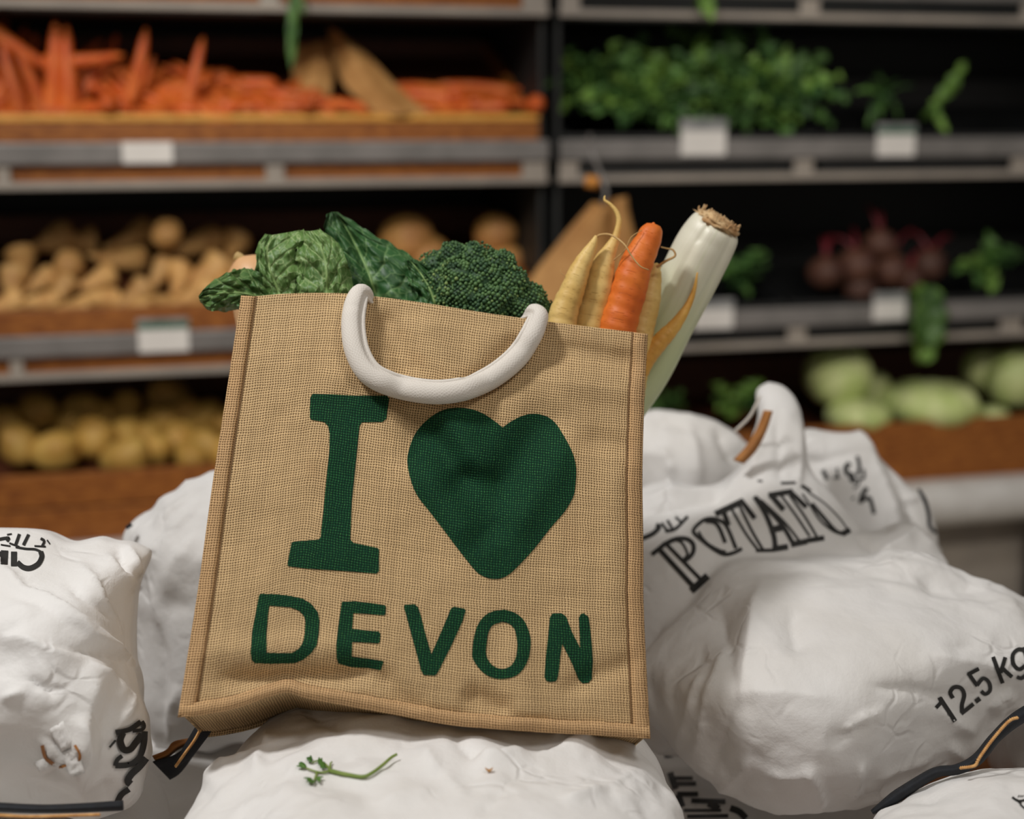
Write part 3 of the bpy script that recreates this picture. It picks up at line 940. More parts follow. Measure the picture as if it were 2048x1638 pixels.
SACKS = {}
def eval_mesh(me, mods):
    o = bpy.data.objects.new('tmp', me); COL.objects.link(o)
    for typ, kw in mods:
        m = o.modifiers.new('m', typ)
        for k, v in kw.items():
            setattr(m, k, v)
    ev = o.evaluated_get(bpy.context.evaluated_depsgraph_get())
    m2 = ev.to_mesh()
    n = len(m2.vertices)
    V = np.empty(n * 3); m2.vertices.foreach_get('co', V); V = V.reshape(-1, 3)
    F = np.empty(len(m2.loops), int); m2.loops.foreach_get('vertex_index', F); F = F.reshape(-1, 4)
    E = np.empty(len(m2.edges) * 2, int); m2.edges.foreach_get('vertices', E); E = E.reshape(-1, 2)
    ev.to_mesh_clear()
    bpy.data.objects.remove(o); bpy.data.meshes.remove(me)
    return V, F, E

class Sheet:
    def __init__(s, V, F, E):
        s.V, s.F, s.E, s.n = V, F, E, len(V)
        s.deg = np.maximum(np.bincount(E.ravel(), minlength=s.n), 1)[:, None]
    def acc(s, idx, val):
        return np.stack([np.bincount(idx, val[:, c], s.n) for c in range(3)], 1)
    def lap(s, X, it, lam=0.6):
        for _ in range(it):
            S = s.acc(s.E[:, 0], X[s.E[:, 1]]) + s.acc(s.E[:, 1], X[s.E[:, 0]])
            X = X + lam * (S / s.deg - X)
        return X
    def normals(s, V):
        fn = np.cross(V[s.F[:, 1]] - V[s.F[:, 0]], V[s.F[:, 3]] - V[s.F[:, 0]])
        N = 0
        for k in range(4):
            N = N + s.acc(s.F[:, k], fn)
        return N / (np.linalg.norm(N, axis=1)[:, None] + 1e-12)

def pillow_mesh(outline, d0, c, R, ky, back):
    """a filled sack: an outline swollen to both sides of its middle plane"""
    pts = np.array(list(outline) + [outline[0]], float)
    q = catmull(pts, 6 * len(pts))[:-1]
    st = 8.0
    xs = np.arange(q[:, 0].min() - 2 * st, q[:, 0].max() + 2 * st, st)
    ys = np.arange(q[:, 1].min() - 2 * st, q[:, 1].max() + 2 * st, st)
    X, Y = np.meshgrid(xs, ys, indexing='ij')
    p = np.stack([X.ravel(), Y.ravel()], 1)
    inside = np.zeros(len(p), bool)
    dist = np.full(len(p), 1e9)
    near = np.zeros_like(p)
    for a, b in zip(q, np.roll(q, -1, axis=0)):
        cond = (a[1] > p[:, 1]) != (b[1] > p[:, 1])
        xi = (b[0] - a[0]) * (p[:, 1] - a[1]) / (b[1] - a[1] + 1e-12) + a[0]
        inside ^= cond & (p[:, 0] < xi)
        ab = b - a
        t = np.clip(((p - a) @ ab) / (ab @ ab + 1e-12), 0, 1)
        c_ = a + t[:, None] * ab
        dd = np.linalg.norm(p - c_, axis=1)
        m = dd < dist
        dist[m] = dd[m]; near[m] = c_[m]
    nx, ny = X.shape
    ins = inside.reshape(nx, ny)
    cells = [(i, j) for i in range(nx - 1) for j in range(ny - 1) if ins[i, j] or ins[i + 1, j] or ins[i, j + 1] or ins[i + 1, j + 1]]
    used = sorted({a * ny + b for i, j in cells for a, b in ((i, j), (i + 1, j), (i, j + 1), (i + 1, j + 1))})
    mp = {u: k for k, u in enumerate(used)}
    used = np.array(used)
    pp = np.where(inside[used][:, None], p[used], near[used])
    g = np.where(inside, np.minimum(dist, R), 0.0).reshape(nx, ny)
    bl = g.copy()
    for _ in range(90):
        z = np.pad(bl, 1)
        bl = (z[1:-1, 1:-1] * 2 + z[:-2, 1:-1] + z[2:, 1:-1] + z[1:-1, :-2] + z[1:-1, 2:]) / 6
    k_ = 12.0
    g = -k_ * np.log(np.exp(-g / k_) + np.exp(-np.maximum(bl * 1.04, 0) / k_)) + k_ * math.log(2) * np.exp(-g / 30)
    dd = np.where(inside[used], np.clip(g.ravel()[used], 0, None), 0.0)
    h = c * (dd / R) ** 0.62 * (1 - 0.12 * (dd / R))
    yc = q[:, 1].mean()
    dep = d0 + ky * (pp[:, 1] - yc) / 1000.0
    n = len(used)
    fr = np.array([P(a[0], a[1], e - t) for a, e, t in zip(pp, dep, h)])
    bk = np.array([P(a[0], a[1], e) for a, e in zip(pp, dep)]) + FWD * (h * back + 0.004)[:, None]
    F, edges = [], {}
    for i, j in cells:
        ids = [mp[i * ny + j], mp[i * ny + j + 1], mp[(i + 1) * ny + j + 1], mp[(i + 1) * ny + j]]
        F.append(tuple(ids)); F.append(tuple(n + k for k in reversed(ids)))
        for a, b in zip(ids, ids[1:] + ids[:1]):
            edges[(a, b)] = edges.get((a, b), 0) + 1
    for (a, b) in list(edges):
        if (b, a) not in edges:
            F.append((b, a, n + a, n + b))
    return np.vstack([fr, bk]), F

def sack(key, label, blobs, voxel=0.0042, smooth=7, crumple=0.0034, seed=1, creases=(), flat=None, base_lift=0.0):
    mb = MB()
    for b in blobs:
        if b[0] == 'c':
            v, f = blob_mesh(P(*b[1:4]), *b[4:])
        elif b[0] == 'o':
            v, f = pillow_mesh(*b[1:])
        else:
            v, f = wblob_mesh(*b[1:])
        mb.add(v, f)
    v, f = mb.get()
    me = bpy.data.meshes.new('tmp'); me.from_pydata(v.tolist(), [], f)
    S = Sheet(*eval_mesh(me, [('REMESH', dict(mode='VOXEL', voxel_size=voxel))]))
    V = S.lap(S.V, smooth)
    N = S.normals(V)
    px, py, d = to_px(V)
    facing = np.clip((N @ -FWD) * 2 + 0.8, 0, 1)
    mask = np.clip(0.5 + 1.4 * vnoise(V * 6, seed + 9), 0.1, 1)
    W = V + 0.02 * np.stack([vnoise(V * 6, seed + 51), vnoise(V * 6, seed + 52), vnoise(V * 6, seed + 53)], 1)
    h = 1.2 * vnoise(V * 5, seed) + 1.0 * vnoise(V * 13, seed + 40) + 2.2 * facet(W * 7.5, seed + 1) + mask * (2.2 * facet(W * 15, seed + 2) + 1.35 * facet(W * 29, seed + 3) + 0.55 * facet(W * 60, seed + 4))
    disp = crumple * h
    for cr in creases:
        a, b, w, amp = cr[:4]
        t, dd = seg_dist(px, py, a, b)
        Lp = math.hypot(b[0] - a[0], b[1] - a[1])
        env = np.clip(np.minimum(t, 1 - t) * Lp / (0.25 * Lp + 6) + 0.35, 0, 1)
        wig = 5 * vnoise(np.stack([t * Lp / 45, 0 * t, 0 * t + w], 1), seed + 77)
        dd = dd + wig
        if len(cr) > 4:      # a lapped fold: high on one side, falling away on the other
            prof = np.where(dd > 0, np.exp(-dd / (w * 2.4)), np.exp(dd / (w * 0.35)))
        else:
            prof = np.exp(-np.abs(dd) / w)
        disp += amp * env * prof * facing
    V = V + N * disp[:, None]
    V = S.lap(V, 1, 0.25)
    if flat is not None:
        V[:, 2] = np.maximum(V[:, 2], flat)
    base = np.array([V[:, 0].mean(), V[:, 1].mean(), V[:, 2].min()])
    root = thing('potato_sack', label, 'sack', base, None)
    build('sack_body', V, S.F, M_SACK, root)
    SACKS[key] = (root, BVHTree.FromPolygons(V.tolist(), S.F.tolist()))
    return root

FL = 0.626
sack('C', 'white paper sack in front, under the jute bag, with a green sprig on it',
     [('w', (-0.072, 1.12, 0.80), (0.222, 0.105, 0.34), 2.9, -3)], seed=3, flat=FL,
     creases=[((405, 1560), (465, 1520), 10, 0.011, 1), ((465, 1520), (520, 1496), 9, 0.009, 1), ((506, 1540), (534, 1462), 12, 0.008), ((605, 1421), (690, 1460), 14, -0.007), ((600, 1500), (560, 1590), 18, 0.004),
              ((844, 1497), (880, 1540), 12, 0.007), ((880, 1540), (935, 1585), 14, 0.005), ((950, 1514), (1060, 1499), 11, 0.012, 1), ((1060, 1499), (1180, 1480), 12, 0.008, 1), ((900, 1470), (960, 1512), 12, -0.008),
              ((1130, 1608), (1210, 1570), 14, 0.007), ((1210, 1570), (1270, 1530), 12, 0.005), ((700, 1462), (810, 1438), 14, 0.006), ((1106, 1470), (1180, 1488), 8, 0.006), ((760, 1600), (860, 1570), 20, 0.004), ((960, 1640), (1010, 1570), 16, -0.005)])
sack('A', 'white sack at the left edge with black script on its side and a torn spot',
     [('o', [(-460, 1130), (-300, 1080), (-120, 1060), (0, 1057), (75, 1060), (105, 1068), (130, 1084), (165, 1080), (205, 1068), (226, 1078), (252, 1072), (285, 1082), (313, 1096), (308, 1125), (286, 1175), (275, 1240), (277, 1320), (290, 1400), (298, 1480), (288, 1555), (255, 1612), (150, 1626), (0, 1622), (-200, 1622), (-400, 1560), (-490, 1350)], 1.40, 0.17, 200, -0.18, 1.0)], seed=12, flat=FL,
     creases=[((-20, 1120), (276, 1330), 13, 0.010, 1), ((162, 1128), (248, 1252), 9, 0.008, 1), ((132, 1165), (238, 1248), 8, -0.006), ((215, 1105), (284, 1168), 8, 0.008, 1), ((0, 1268), (150, 1320), 11, 0.008), ((88, 1290), (270, 1335), 10, -0.008), ((100, 1235), (270, 1325), 9, 0.006),
              ((57, 1358), (116, 1393), 6, -0.009), ((0, 1402), (50, 1388), 9, 0.008), ((167, 1336), (245, 1395), 9, 0.009, 1), ((250, 1398), (208, 1482), 12, 0.010), ((167, 1345), (171, 1615), 22, 0.011), ((205, 1420), (215, 1600), 24, -0.008), ((149, 1437), (163, 1505), 6, 0.008),
              ((88, 1490), (112, 1520), 5, 0.007), ((112, 1520), (150, 1528), 5, 0.007), ((110, 1478), (135, 1500), 5, -0.008), ((135, 1500), (160, 1540), 5, 0.007), ((100, 1545), (125, 1520), 5, -0.007), ((140, 1480), (160, 1505), 5, 0.006), ((235, 1090), (262, 1140), 8, -0.008), ((258, 1085), (290, 1150), 7, 0.008), ((20, 1180), (150, 1260), 14, -0.006)])
sack('B', 'white sack behind the bag on the left, its taped mouth gaping at the bottom',
     [('o', [(243, 1078), (262, 1056), (298, 1034), (322, 992), (350, 974), (372, 953), (386, 957), (420, 944), (520, 925), (660, 930), (770, 1000), (800, 1200), (760, 1400), (620, 1480), (470, 1480), (430, 1492), (380, 1500), (325, 1505), (300, 1480), (284, 1400), (270, 1250), (258, 1150)], 1.67, 0.105, 150, 0.0, 1.2)], seed=21, flat=FL,
     creases=[((420, 958), (305, 1070), 12, 0.006), ((320, 1260), (332, 1480), 12, -0.008), ((352, 1380), (330, 1500), 8, 0.008), ((290, 1080), (330, 1240), 12, 0.007), ((400, 1060), (330, 1200), 16, 0.005)])
sack('D', 'big white sack on the right reading POTATO and 12.5 kg',
     [('o', [(1262, 1330), (1330, 1270), (1395, 1205), (1430, 1150), (1475, 1114), (1600, 1108), (1750, 1106), (1850, 1112), (1905, 1128), (1965, 1150), (2048, 1180), (2200, 1240), (2330, 1360), (2300, 1450), (2180, 1400), (2048, 1436), (1965, 1508), (1900, 1546), (1830, 1590), (1760, 1624), (1660, 1634), (1540, 1624), (1450, 1592), (1370, 1532), (1322, 1470), (1285, 1420)], 1.54, 0.18, 215, -0.30, 0.9),
      ('o', [(1255, 1200), (1262, 1010), (1290, 962), (1350, 952), (1405, 962), (1442, 950), (1482, 925), (1506, 880), (1520, 840), (1517, 800), (1512, 783), (1522, 770), (1548, 768), (1576, 785), (1594, 820), (1604, 870), (1608, 925), (1630, 962), (1665, 1000), (1708, 1040), (1748, 1060), (1800, 1042), (1842, 1062), (1882, 1096), (1900, 1150), (1700, 1260), (1450, 1480), (1330, 1500), (1270, 1430)], 1.69, 0.085, 130, -0.34, 1.0)],
     smooth=15, seed=33, flat=FL,
     creases=[((1517, 1170), (1489, 1390), 30, 0.012), ((1577, 1215), (1595, 1305), 26, -0.010), ((1440, 1220), (1475, 1380), 24, -0.009), ((1489, 1384), (1660, 1400), 16, 0.006), ((1683, 1456), (1766, 1412), 10, 0.006, 1), ((1747, 1368), (1920, 1404), 16, -0.008), ((1621, 1525), (1656, 1615), 10, 0.009, 1), ((1730, 1520), (1708, 1602), 9, 0.009),
              ((1540, 1545), (1640, 1525), 12, 0.005), ((1655, 1478), (1730, 1450), 12, -0.007), ((1385, 1510), (1452, 1285), 14, 0.008), ((1352, 1482), (1408, 1340), 12, 0.007), ((1420, 1540), (1480, 1400), 16, -0.006), ((1845, 1155), (1960, 1175), 14, -0.010), ((1880, 1190), (2048, 1230), 18, 0.006), ((1818, 1046), (1874, 1098), 8, 0.008),
              ((1720, 1078), (1754, 1104), 8, -0.010), ((1756, 1104), (1822, 1066), 9, 0.010, 1), ((1700, 1060), (1790, 1050), 10, -0.008), ((1330, 915), (1345, 985), 9, 0.008), ((1290, 1022), (1465, 982), 12, -0.012), ((1300, 990), (1440, 970), 10, 0.009), ((1440, 985), (1520, 900), 12, 0.008, 1), ((1552, 830), (1560, 960), 7, -0.007), ((1588, 850), (1592, 980), 6, 0.006),
              ((1535, 850), (1500, 960), 9, 0.006), ((1860, 1310), (2048, 1345), 22, 0.008), ((1900, 1290), (2040, 1300), 20, -0.006), ((1880, 1420), (1960, 1470), 12, 0.007), ((1980, 1410), (2020, 1380), 9, 0.008, 1), ((1900, 1490), (1935, 1520), 8, 0.008), ((1760, 1560), (1860, 1520), 12, 0.006), ((1430, 1590), (1500, 1520), 12, 0.006), ((1620, 1190), (1760, 1180), 26, 0.005)])
sack('E', 'smooth white sack behind, right beside the jute bag',
     [('o', [(1225, 1100), (1235, 870), (1262, 828), (1300, 818), (1350, 820), (1400, 828), (1440, 842), (1476, 868), (1502, 900), (1522, 960), (1540, 1200), (1520, 1430), (1380, 1445), (1240, 1430)], 1.96, 0.10, 140, 0.0, 1.0)], voxel=0.005, crumple=0.0065, seed=44, flat=FL,
     creases=[((1290, 905), (1330, 900), 8, 0.008, 1), ((1330, 900), (1350, 950), 8, 0.010), ((1380, 850), (1400, 960), 14, 0.012), ((1430, 860), (1470, 930), 12, -0.012), ((1300, 840), (1420, 870), 16, -0.008)])
sack('R', 'white sack at the back right with mirrored black script',
     [('o', [(1590, 960), (1598, 864), (1640, 853), (1690, 850), (1722, 852), (1746, 868), (1778, 910), (1808, 950), (1836, 984), (1860, 1000), (1874, 1040), (1880, 1080), (1890, 1200), (1870, 1430), (1600, 1440), (1580, 1200)], 1.96, 0.085, 120, 0.0, 1.0)], voxel=0.005, crumple=0.0045, seed=55, flat=FL,
     creases=[((1722, 858), (1800, 1050), 13, 0.016), ((1752, 880), (1830, 1040), 14, -0.014), ((1600, 925), (1720, 905), 8, -0.007), ((1790, 1000), (1840, 990), 8, 0.008)])
sack('F', 'white sack in the bottom right corner with upside-down lettering',
     [('w', (0.56, 1.06, 0.772), (0.27, 0.105, 0.24), 3.2, 0)], voxel=0.006, seed=66, flat=FL)
sack('G', 'shaded sack with thick black letters in the gap right of the front sack',
     [('w', (0.24, 1.55, 0.67), (0.20, 0.05, 0.34), 2.8, 0)], voxel=0.006, seed=77, flat=FL)
sack('H', 'shaded sack low in the gap between the left and front sacks',
     [('w', (-0.32, 1.50, 0.665), (0.19, 0.05, 0.34), 2.8, 0)], voxel=0.005, crumple=0.009, seed=88, flat=FL)
sack('K', 'white sack in the shade behind the navy seam tape at the right edge',
     [('w', (0.80, 1.52, 0.745), (0.24, 0.115, 0.22), 2.8, 0)], voxel=0.007, seed=111, flat=FL)
sack('L', 'sack lying under the left sack, only its taped seam showing',
     [('w', (-0.56, 1.25, 0.715), (0.22, 0.09, 0.28), 2.8, 0)], voxel=0.007, seed=99, flat=FL)

# ---- print and tape laid on the sack surfaces
def strip_poly(pts, w, smooth=True):
    pts = np.array(pts, float)
    if smooth and len(pts) > 2:
        pts = catmull(pts, len(pts) * 4)
    T = np.gradient(pts, axis=0)
    T /= np.linalg.norm(T, axis=1)[:, None] + 1e-9
    Nn = np.stack([-T[:, 1], T[:, 0]], 1)
    a, b = pts + Nn * w / 2, pts - Nn * w / 2
    n = len(pts)
    return np.vstack([a, b]), [(i, i + 1, n + i + 1, n + i) for i in range(n - 1)]

def poly_mesh(outline, holes=()):
    loops = [[Vector((x, y, 0)) for x, y in outline]] + [[Vector((x, y, 0)) for x, y in h] for h in holes]
    tri = tessellate_polygon(loops)
    flat = [p for l in loops for p in l]
    return np.array([(p.x, p.y) for p in flat]), [tuple(t) for t in tri]

def decal(name, pieces, bvh, m, parent, off=0.0008, step=7.0, uvsrc=None, maxjump=0.05, th=None, label=None):
    """flat print cut into small cells and laid on a surface; pieces are (pts2d, faces)"""
    bm = bmesh.new()
    for pts, fs in pieces:
        vs = [bm.verts.new((x, y, 0)) for x, y in pts]
        for q in fs:
            try:
                bm.faces.new([vs[i] for i in q])
            except ValueError:
                pass
    xs = [v.co.x for v in bm.verts]; ys = [v.co.y for v in bm.verts]
    for x in np.arange(min(xs) + step, max(xs), step):
        bmesh.ops.bisect_plane(bm, geom=bm.verts[:] + bm.edges[:] + bm.faces[:], plane_co=(x, 0, 0), plane_no=(1, 0, 0))
    for y in np.arange(min(ys) + step, max(ys), step):
        bmesh.ops.bisect_plane(bm, geom=bm.verts[:] + bm.edges[:] + bm.faces[:], plane_co=(0, y, 0), plane_no=(0, 1, 0))
    bm.verts.index_update()
    V, D, UVs, ok = [], [], [], []
    for v in bm.verts:
        r = ray(v.co.x, v.co.y)
        r = r / np.linalg.norm(r)
        loc, nor, fi, dist = bvh.ray_cast(Vector(CAM.tolist()), Vector(r.tolist()))
        if loc is None:
            V.append(np.zeros(3)); ok.append(False); D.append(0); UVs.append((0, 0)); continue
        if nor.dot(Vector(r.tolist())) > 0:
            nor = -nor
        V.append(np.array(loc) + np.array(nor) * off * 0.6 - r * off * 0.7); ok.append(True); D.append(dist)
        if uvsrc is not None:
            fv, fu, fq = uvsrc
            ids = fq[fi]
            wts = poly_3d_calc([Vector(fv[i].tolist()) for i in ids], loc)
            UVs.append(sum(np.array(fu[i]) * w_ for i, w_ in zip(ids, wts)))
    F = []
    for fc in bm.faces:
        ids = [v.index for v in fc.verts]
        if all(ok[i] for i in ids) and max(D[i] for i in ids) - min(D[i] for i in ids) < maxjump:
            F.append(ids)
    bm.free()
    if not F:
        return None
    used = sorted({i for q in F for i in q})
    mp = {i: k for k, i in enumerate(used)}
    V = np.array([V[i] for i in used])
    F = [[mp[i] for i in q] for q in F]
    # make every face look outwards
    F2 = []
    for q in F:
        n_ = np.cross(V[q[1]] - V[q[0]], V[q[-1]] - V[q[0]])
        F2.append(q if n_ @ (CAM - V[q[0]]) > 0 else q[::-1])
    return build(name, V, F2, m, parent, uv=None if uvsrc is None else np.array([UVs[i] for i in used]), label=label)

def strokes(z, lst):
    out = []
    for pts, w in lst:
        out.append(strip_poly(Z(z[0], z[1], z[2], pts), w / z[2]))
    return out

root, bvh = SACKS['D']
zz = (1280, 960, 4.655)
POT = [
 ('P', [([(185, 650), (490, 985)], 46), ([(250, 600), (565, 925)], 34), ([(110, 695), (240, 590)], 42), ([(215, 605), (330, 552), (430, 548), (490, 590), (500, 650), (475, 705), (400, 765)], 42), ([(330, 560), (385, 580), (425, 640), (440, 700), (390, 755)], 24), ([(478, 1035), (632, 892)], 66)]),
 ('O', [([(950, 640), (870, 680), (780, 692), (680, 640), (570, 555), (500, 490), (515, 440), (600, 372), (690, 362), (780, 400), (830, 480), (895, 640)], 34), ([(545, 480), (580, 540), (640, 600), (740, 655), (800, 670)], 24), ([(610, 385), (690, 395), (740, 450), (795, 585)], 36)]),
 ('T', [([(700, 320), (965, 195)], 58), ([(780, 300), (825, 425)], 46), ([(945, 195), (1070, 360)], 46), ([(850, 265), (980, 490), (1100, 655)], 24), ([(920, 225), (1040, 470), (1145, 650)], 26), ([(1080, 658), (1245, 655)], 32)]),
 ('A', [([(1065, 155), (1160, 300), (1240, 500), (1262, 640)], 46), ([(1085, 170), (1300, 390), (1425, 590)], 40), ([(1130, 190), (1350, 400), (1485, 570)], 22), ([(1205, 470), (1335, 440)], 62), ([(1235, 645), (1378, 622)], 54), ([(1405, 602), (1555, 572)], 54)]),
 ('T', [([(1195, 145), (1420, 105)], 50), ([(1225, 150), (1338, 280)], 50), ([(1400, 110), (1550, 255)], 44), ([(1310, 140), (1450, 330), (1580, 525)], 22), ([(1390, 140), (1520, 320), (1645, 525)], 22), ([(1555, 565), (1715, 540)], 48)]),
 ('O', [([(1510, 130), (1580, 230), (1680, 380), (1800, 478), (1880, 505)], 18), ([(1600, 220), (1700, 340), (1830, 480), (1920, 500)], 34), ([(1560, 110), (1720, 220), (1860, 360), (1935, 465)], 13), ([(1880, 505), (1955, 465)], 52)]),
]
for ch, st in POT:
    decal('printed_letter', strokes(zz, st), bvh, M_INK, root)
for st in ([([(20, 545), (120, 500), (180, 440), (150, 420)], 44)], [([(200, 400), (250, 465)], 26), ([(255, 375), (300, 450)], 26), ([(235, 478), (330, 455), (445, 340)], 30), ([(330, 345), (390, 400)], 24)],
           [([(1310, 30), (1450, 25)], 22), ([(1500, 50), (1585, 105)], 32)], [([(1095, 8), (1140, 12)], 16)]):
    decal('printed_letter', strokes(zz, st), bvh, M_INK, root)
zz = (1840, 1270, 4.452)
for st in ([([(140, 648), (185, 595), (170, 555)], 34), ([(175, 560), (312, 768)], 38)],
           [([(292, 562), (268, 510), (300, 465), (360, 470), (392, 530), (372, 620), (372, 690)], 36), ([(365, 700), (474, 612)], 36)],
           [([(492, 592), (532, 563)], 42)],
           [([(425, 350), (522, 298)], 34), ([(428, 338), (508, 452)], 34), ([(505, 446), (560, 385), (612, 420), (622, 490), (580, 525), (542, 498)], 34)],
           [([(648, 196), (735, 428)], 36), ([(758, 200), (716, 335)], 36), ([(733, 298), (818, 372)], 36)],
           [([(935, 138), (872, 130), (825, 180), (830, 260), (880, 305), (940, 270)], 36), ([(915, 110), (955, 230), (965, 320), (905, 382), (862, 372)], 34)]):
    decal('printed_letter', strokes(zz, st), bvh, M_INK, root)

root, bvh = SACKS['A']
zz = (0, 1050, 6.4)
for st in ([([(180, 345), (178, 530)], 78), ([(220, 480), (300, 545), (390, 555), (490, 500), (535, 410), (520, 345)], 66), ([(530, 350), (450, 315), (330, 308), (200, 285)], 28)],
           [([(60, 330), (50, 505)], 95), ([(-60, 345), (60, 400)], 60)], [([(250, 120), (200, 262)], 42), ([(120, 235), (250, 285)], 22)], [([(368, 125), (300, 262)], 42)],
           [([(520, 175), (565, 210), (540, 275)], 34), ([(440, 272), (585, 280)], 20), ([(600, 195), (638, 248)], 18)], [([(-30, 190), (110, 170), (90, 215)], 40), ([(10, 255), (135, 275)], 18), ([(90, 128), (152, 118)], 20)]):
    decal('printed_letter', strokes(zz, st), bvh, M_INK, root, maxjump=0.12)
zz = (200, 1400, 6.88)
for st in ([([(200, 440), (380, 405), (545, 300)], 74), ([(560, 290), (590, 350), (560, 405), (430, 425)], 50), ([(300, 450), (265, 560), (310, 680), (400, 680), (480, 580), (560, 470)], 92), ([(600, 430), (590, 600), (540, 760), (440, 860), (320, 895), (200, 895)], 78), ([(200, 900), (225, 820), (290, 765)], 60)],
           [([(120, 650), (200, 550)], 34)], [([(620, 800), (520, 920), (420, 1010), (370, 1100), (410, 1150)], 96)], [([(235, 1400), (290, 1290), (390, 1215)], 84)]):
    decal('printed_letter', strokes(zz, st), bvh, M_INK, root, maxjump=0.2, off=0.0022, step=4.0)

root, bvh = SACKS['R']
zz = (1620, 900, 7.314)
for st in ([([(185, 290), (255, 430)], 60)], [([(395, 260), (410, 400)], 34), ([(340, 405), (440, 400)], 34)], [([(580, 190), (520, 260), (540, 340), (620, 370), (600, 430), (680, 460)], 70), ([(690, 90), (720, 240), (690, 380)], 52), ([(700, 440), (785, 400), (780, 280)], 40), ([(720, 460), (690, 530), (630, 555)], 28)],
           [([(830, 550), (760, 670), (735, 780)], 66), ([(740, 740), (865, 690)], 60), ([(870, 690), (910, 820), (935, 935)], 56)], [([(615, 700), (640, 715)], 46)]):
    decal('printed_letter', strokes(zz, st), bvh, M_INK, root, maxjump=0.12)

root, bvh = SACKS['F']
zz = (1840, 1270, 4.452)
for st in ([([(820, 1448), (875, 1480), (935, 1472)], 20), ([(860, 1470), (900, 1505)], 22), ([(890, 1510), (945, 1560)], 16)], [([(872, 1450), (883, 1428)], 7)], [([(892, 1447), (902, 1430)], 7)], [([(908, 1446), (922, 1430)], 7)]):
    decal('printed_letter', strokes(zz, st), bvh, M_INK, root, maxjump=0.12)

root, bvh = SACKS['G']
zz = (1280, 1480, 7.314)
for st in ([([(440, 480), (520, 720)], 95), ([(500, 560), (770, 560)], 52), ([(540, 645), (820, 640)], 62)], [([(540, 795), (850, 795)], 72), ([(560, 800), (620, 980)], 92)], [([(750, 890), (1250, 905)], 72), ([(1000, 930), (1160, 1010)], 95)], [([(640, 1032), (1190, 1032)], 42)],
           [([(1320, 1000), (1450, 1050), (1550, 1150)], 95)], [([(690, 1122), (1290, 1112)], 52)], [([(390, -20), (420, 260)], 120), ([(450, 170), (570, 195)], 62)]):
    decal('printed_letter', strokes(zz, st), bvh, M_INK, root, maxjump=0.12)

# navy seam tape with gold chain stitch
def tape(key, pts, width, stitch=None, th=0.0035, mname='seam_tape', tw=0.0017):
    """pts: (px,py,d); width in px, laid as a thick ribbon facing the viewer"""
    parent, bvh = SACKS[key]
    def lay(q, off):
        out = []
        for x, y, d in q:
            r = ray(x, y); ln = np.linalg.norm(r)
            hit = bvh.ray_cast(Vector(CAM.tolist()), Vector((r / ln).tolist()))
            out.append((x, y, min(d, hit[3] / ln) - off if hit[0] is not None else d - off))
        return np.array(out)
    C3 = catmull(lay(pts, 0.006), 40)
    path = np.array([P(*c) for c in C3])
    w = 0.8 * np.interp(np.linspace(0, 1, 40), np.linspace(0, 1, len(width)), width)
    T2 = np.gradient(C3[:, :2], axis=0); T2 /= np.linalg.norm(T2, axis=1)[:, None]
    N2 = np.stack([-T2[:, 1], T2[:, 0]], 1)
    k = 7
    G = np.zeros((40, k, 3))
    for i in range(40):
        for j in range(k):
            b = j / (k - 1) * 2 - 1
            q = C3[i, :2] + N2[i] * b * w[i] / 2
            G[i, j] = P(q[0], q[1], C3[i, 2] + 0.006 * b * b)
    v, f = solid_grid(G, G + FWD * th)
    tp = build(mname, v, f, M_NAVY, parent)
    if stitch is not None:
        Sx = catmull(lay(stitch, 0.010), 46)
        for i in range(0, 45):
            a, b = P(*Sx[i]), P(*Sx[i + 1])
            m_ = (a + b) / 2
            dvec = (b - a) * 0.62
            side = np.cross(dvec, FWD); side /= np.linalg.norm(side) + 1e-9
            pth = np.array([m_ - dvec, m_ + side * 0.0006 - FWD * 0.0006, m_ + dvec])
            v, f = sweep(pth, [tw * 0.5, tw, tw * 0.5], 6)
            build('stitch', v, f, M_GOLD, tp)
    return tp

tape('D', [(1745, 1626, 1.345), (1800, 1590, 1.335), (1870, 1547, 1.325), (1915, 1540, 1.32), (1955, 1520, 1.32), (1990, 1478, 1.325), (2030, 1442, 1.33), (2090, 1405, 1.34)], [10, 30, 26, 24, 28, 26, 34, 34],
     [(1920, 1537, 1.313), (1950, 1532, 1.311), (1958, 1518, 1.311), (1985, 1480, 1.315), (2018, 1443, 1.32), (2036, 1436, 1.322)])
tape('A', [(-70, 1612, 1.235), (0, 1616, 1.23), (80, 1619, 1.23), (160, 1617, 1.235), (245, 1612, 1.25)], [22, 22, 20, 22, 24], [(-50, 1630, 1.222), (10, 1632, 1.222), (60, 1634, 1.222), (140, 1632, 1.225), (200, 1630, 1.23)])
tape('B', [(352, 1530, 1.40), (378, 1500, 1.395), (402, 1465, 1.39), (425, 1434, 1.385)], [14, 34, 40, 36], [(352, 1534, 1.392), (372, 1506, 1.388), (392, 1478, 1.386), (412, 1440, 1.38)])
tape('R', [(1838, 978, 1.885), (1850, 1000, 1.88), (1858, 1030, 1.88), (1860, 1052, 1.885), (1872, 1066, 1.89)], [6, 10, 8, 8, 8])
tape('B', [(252, 1056, 1.62), (262, 1049, 1.62)], [9, 9])
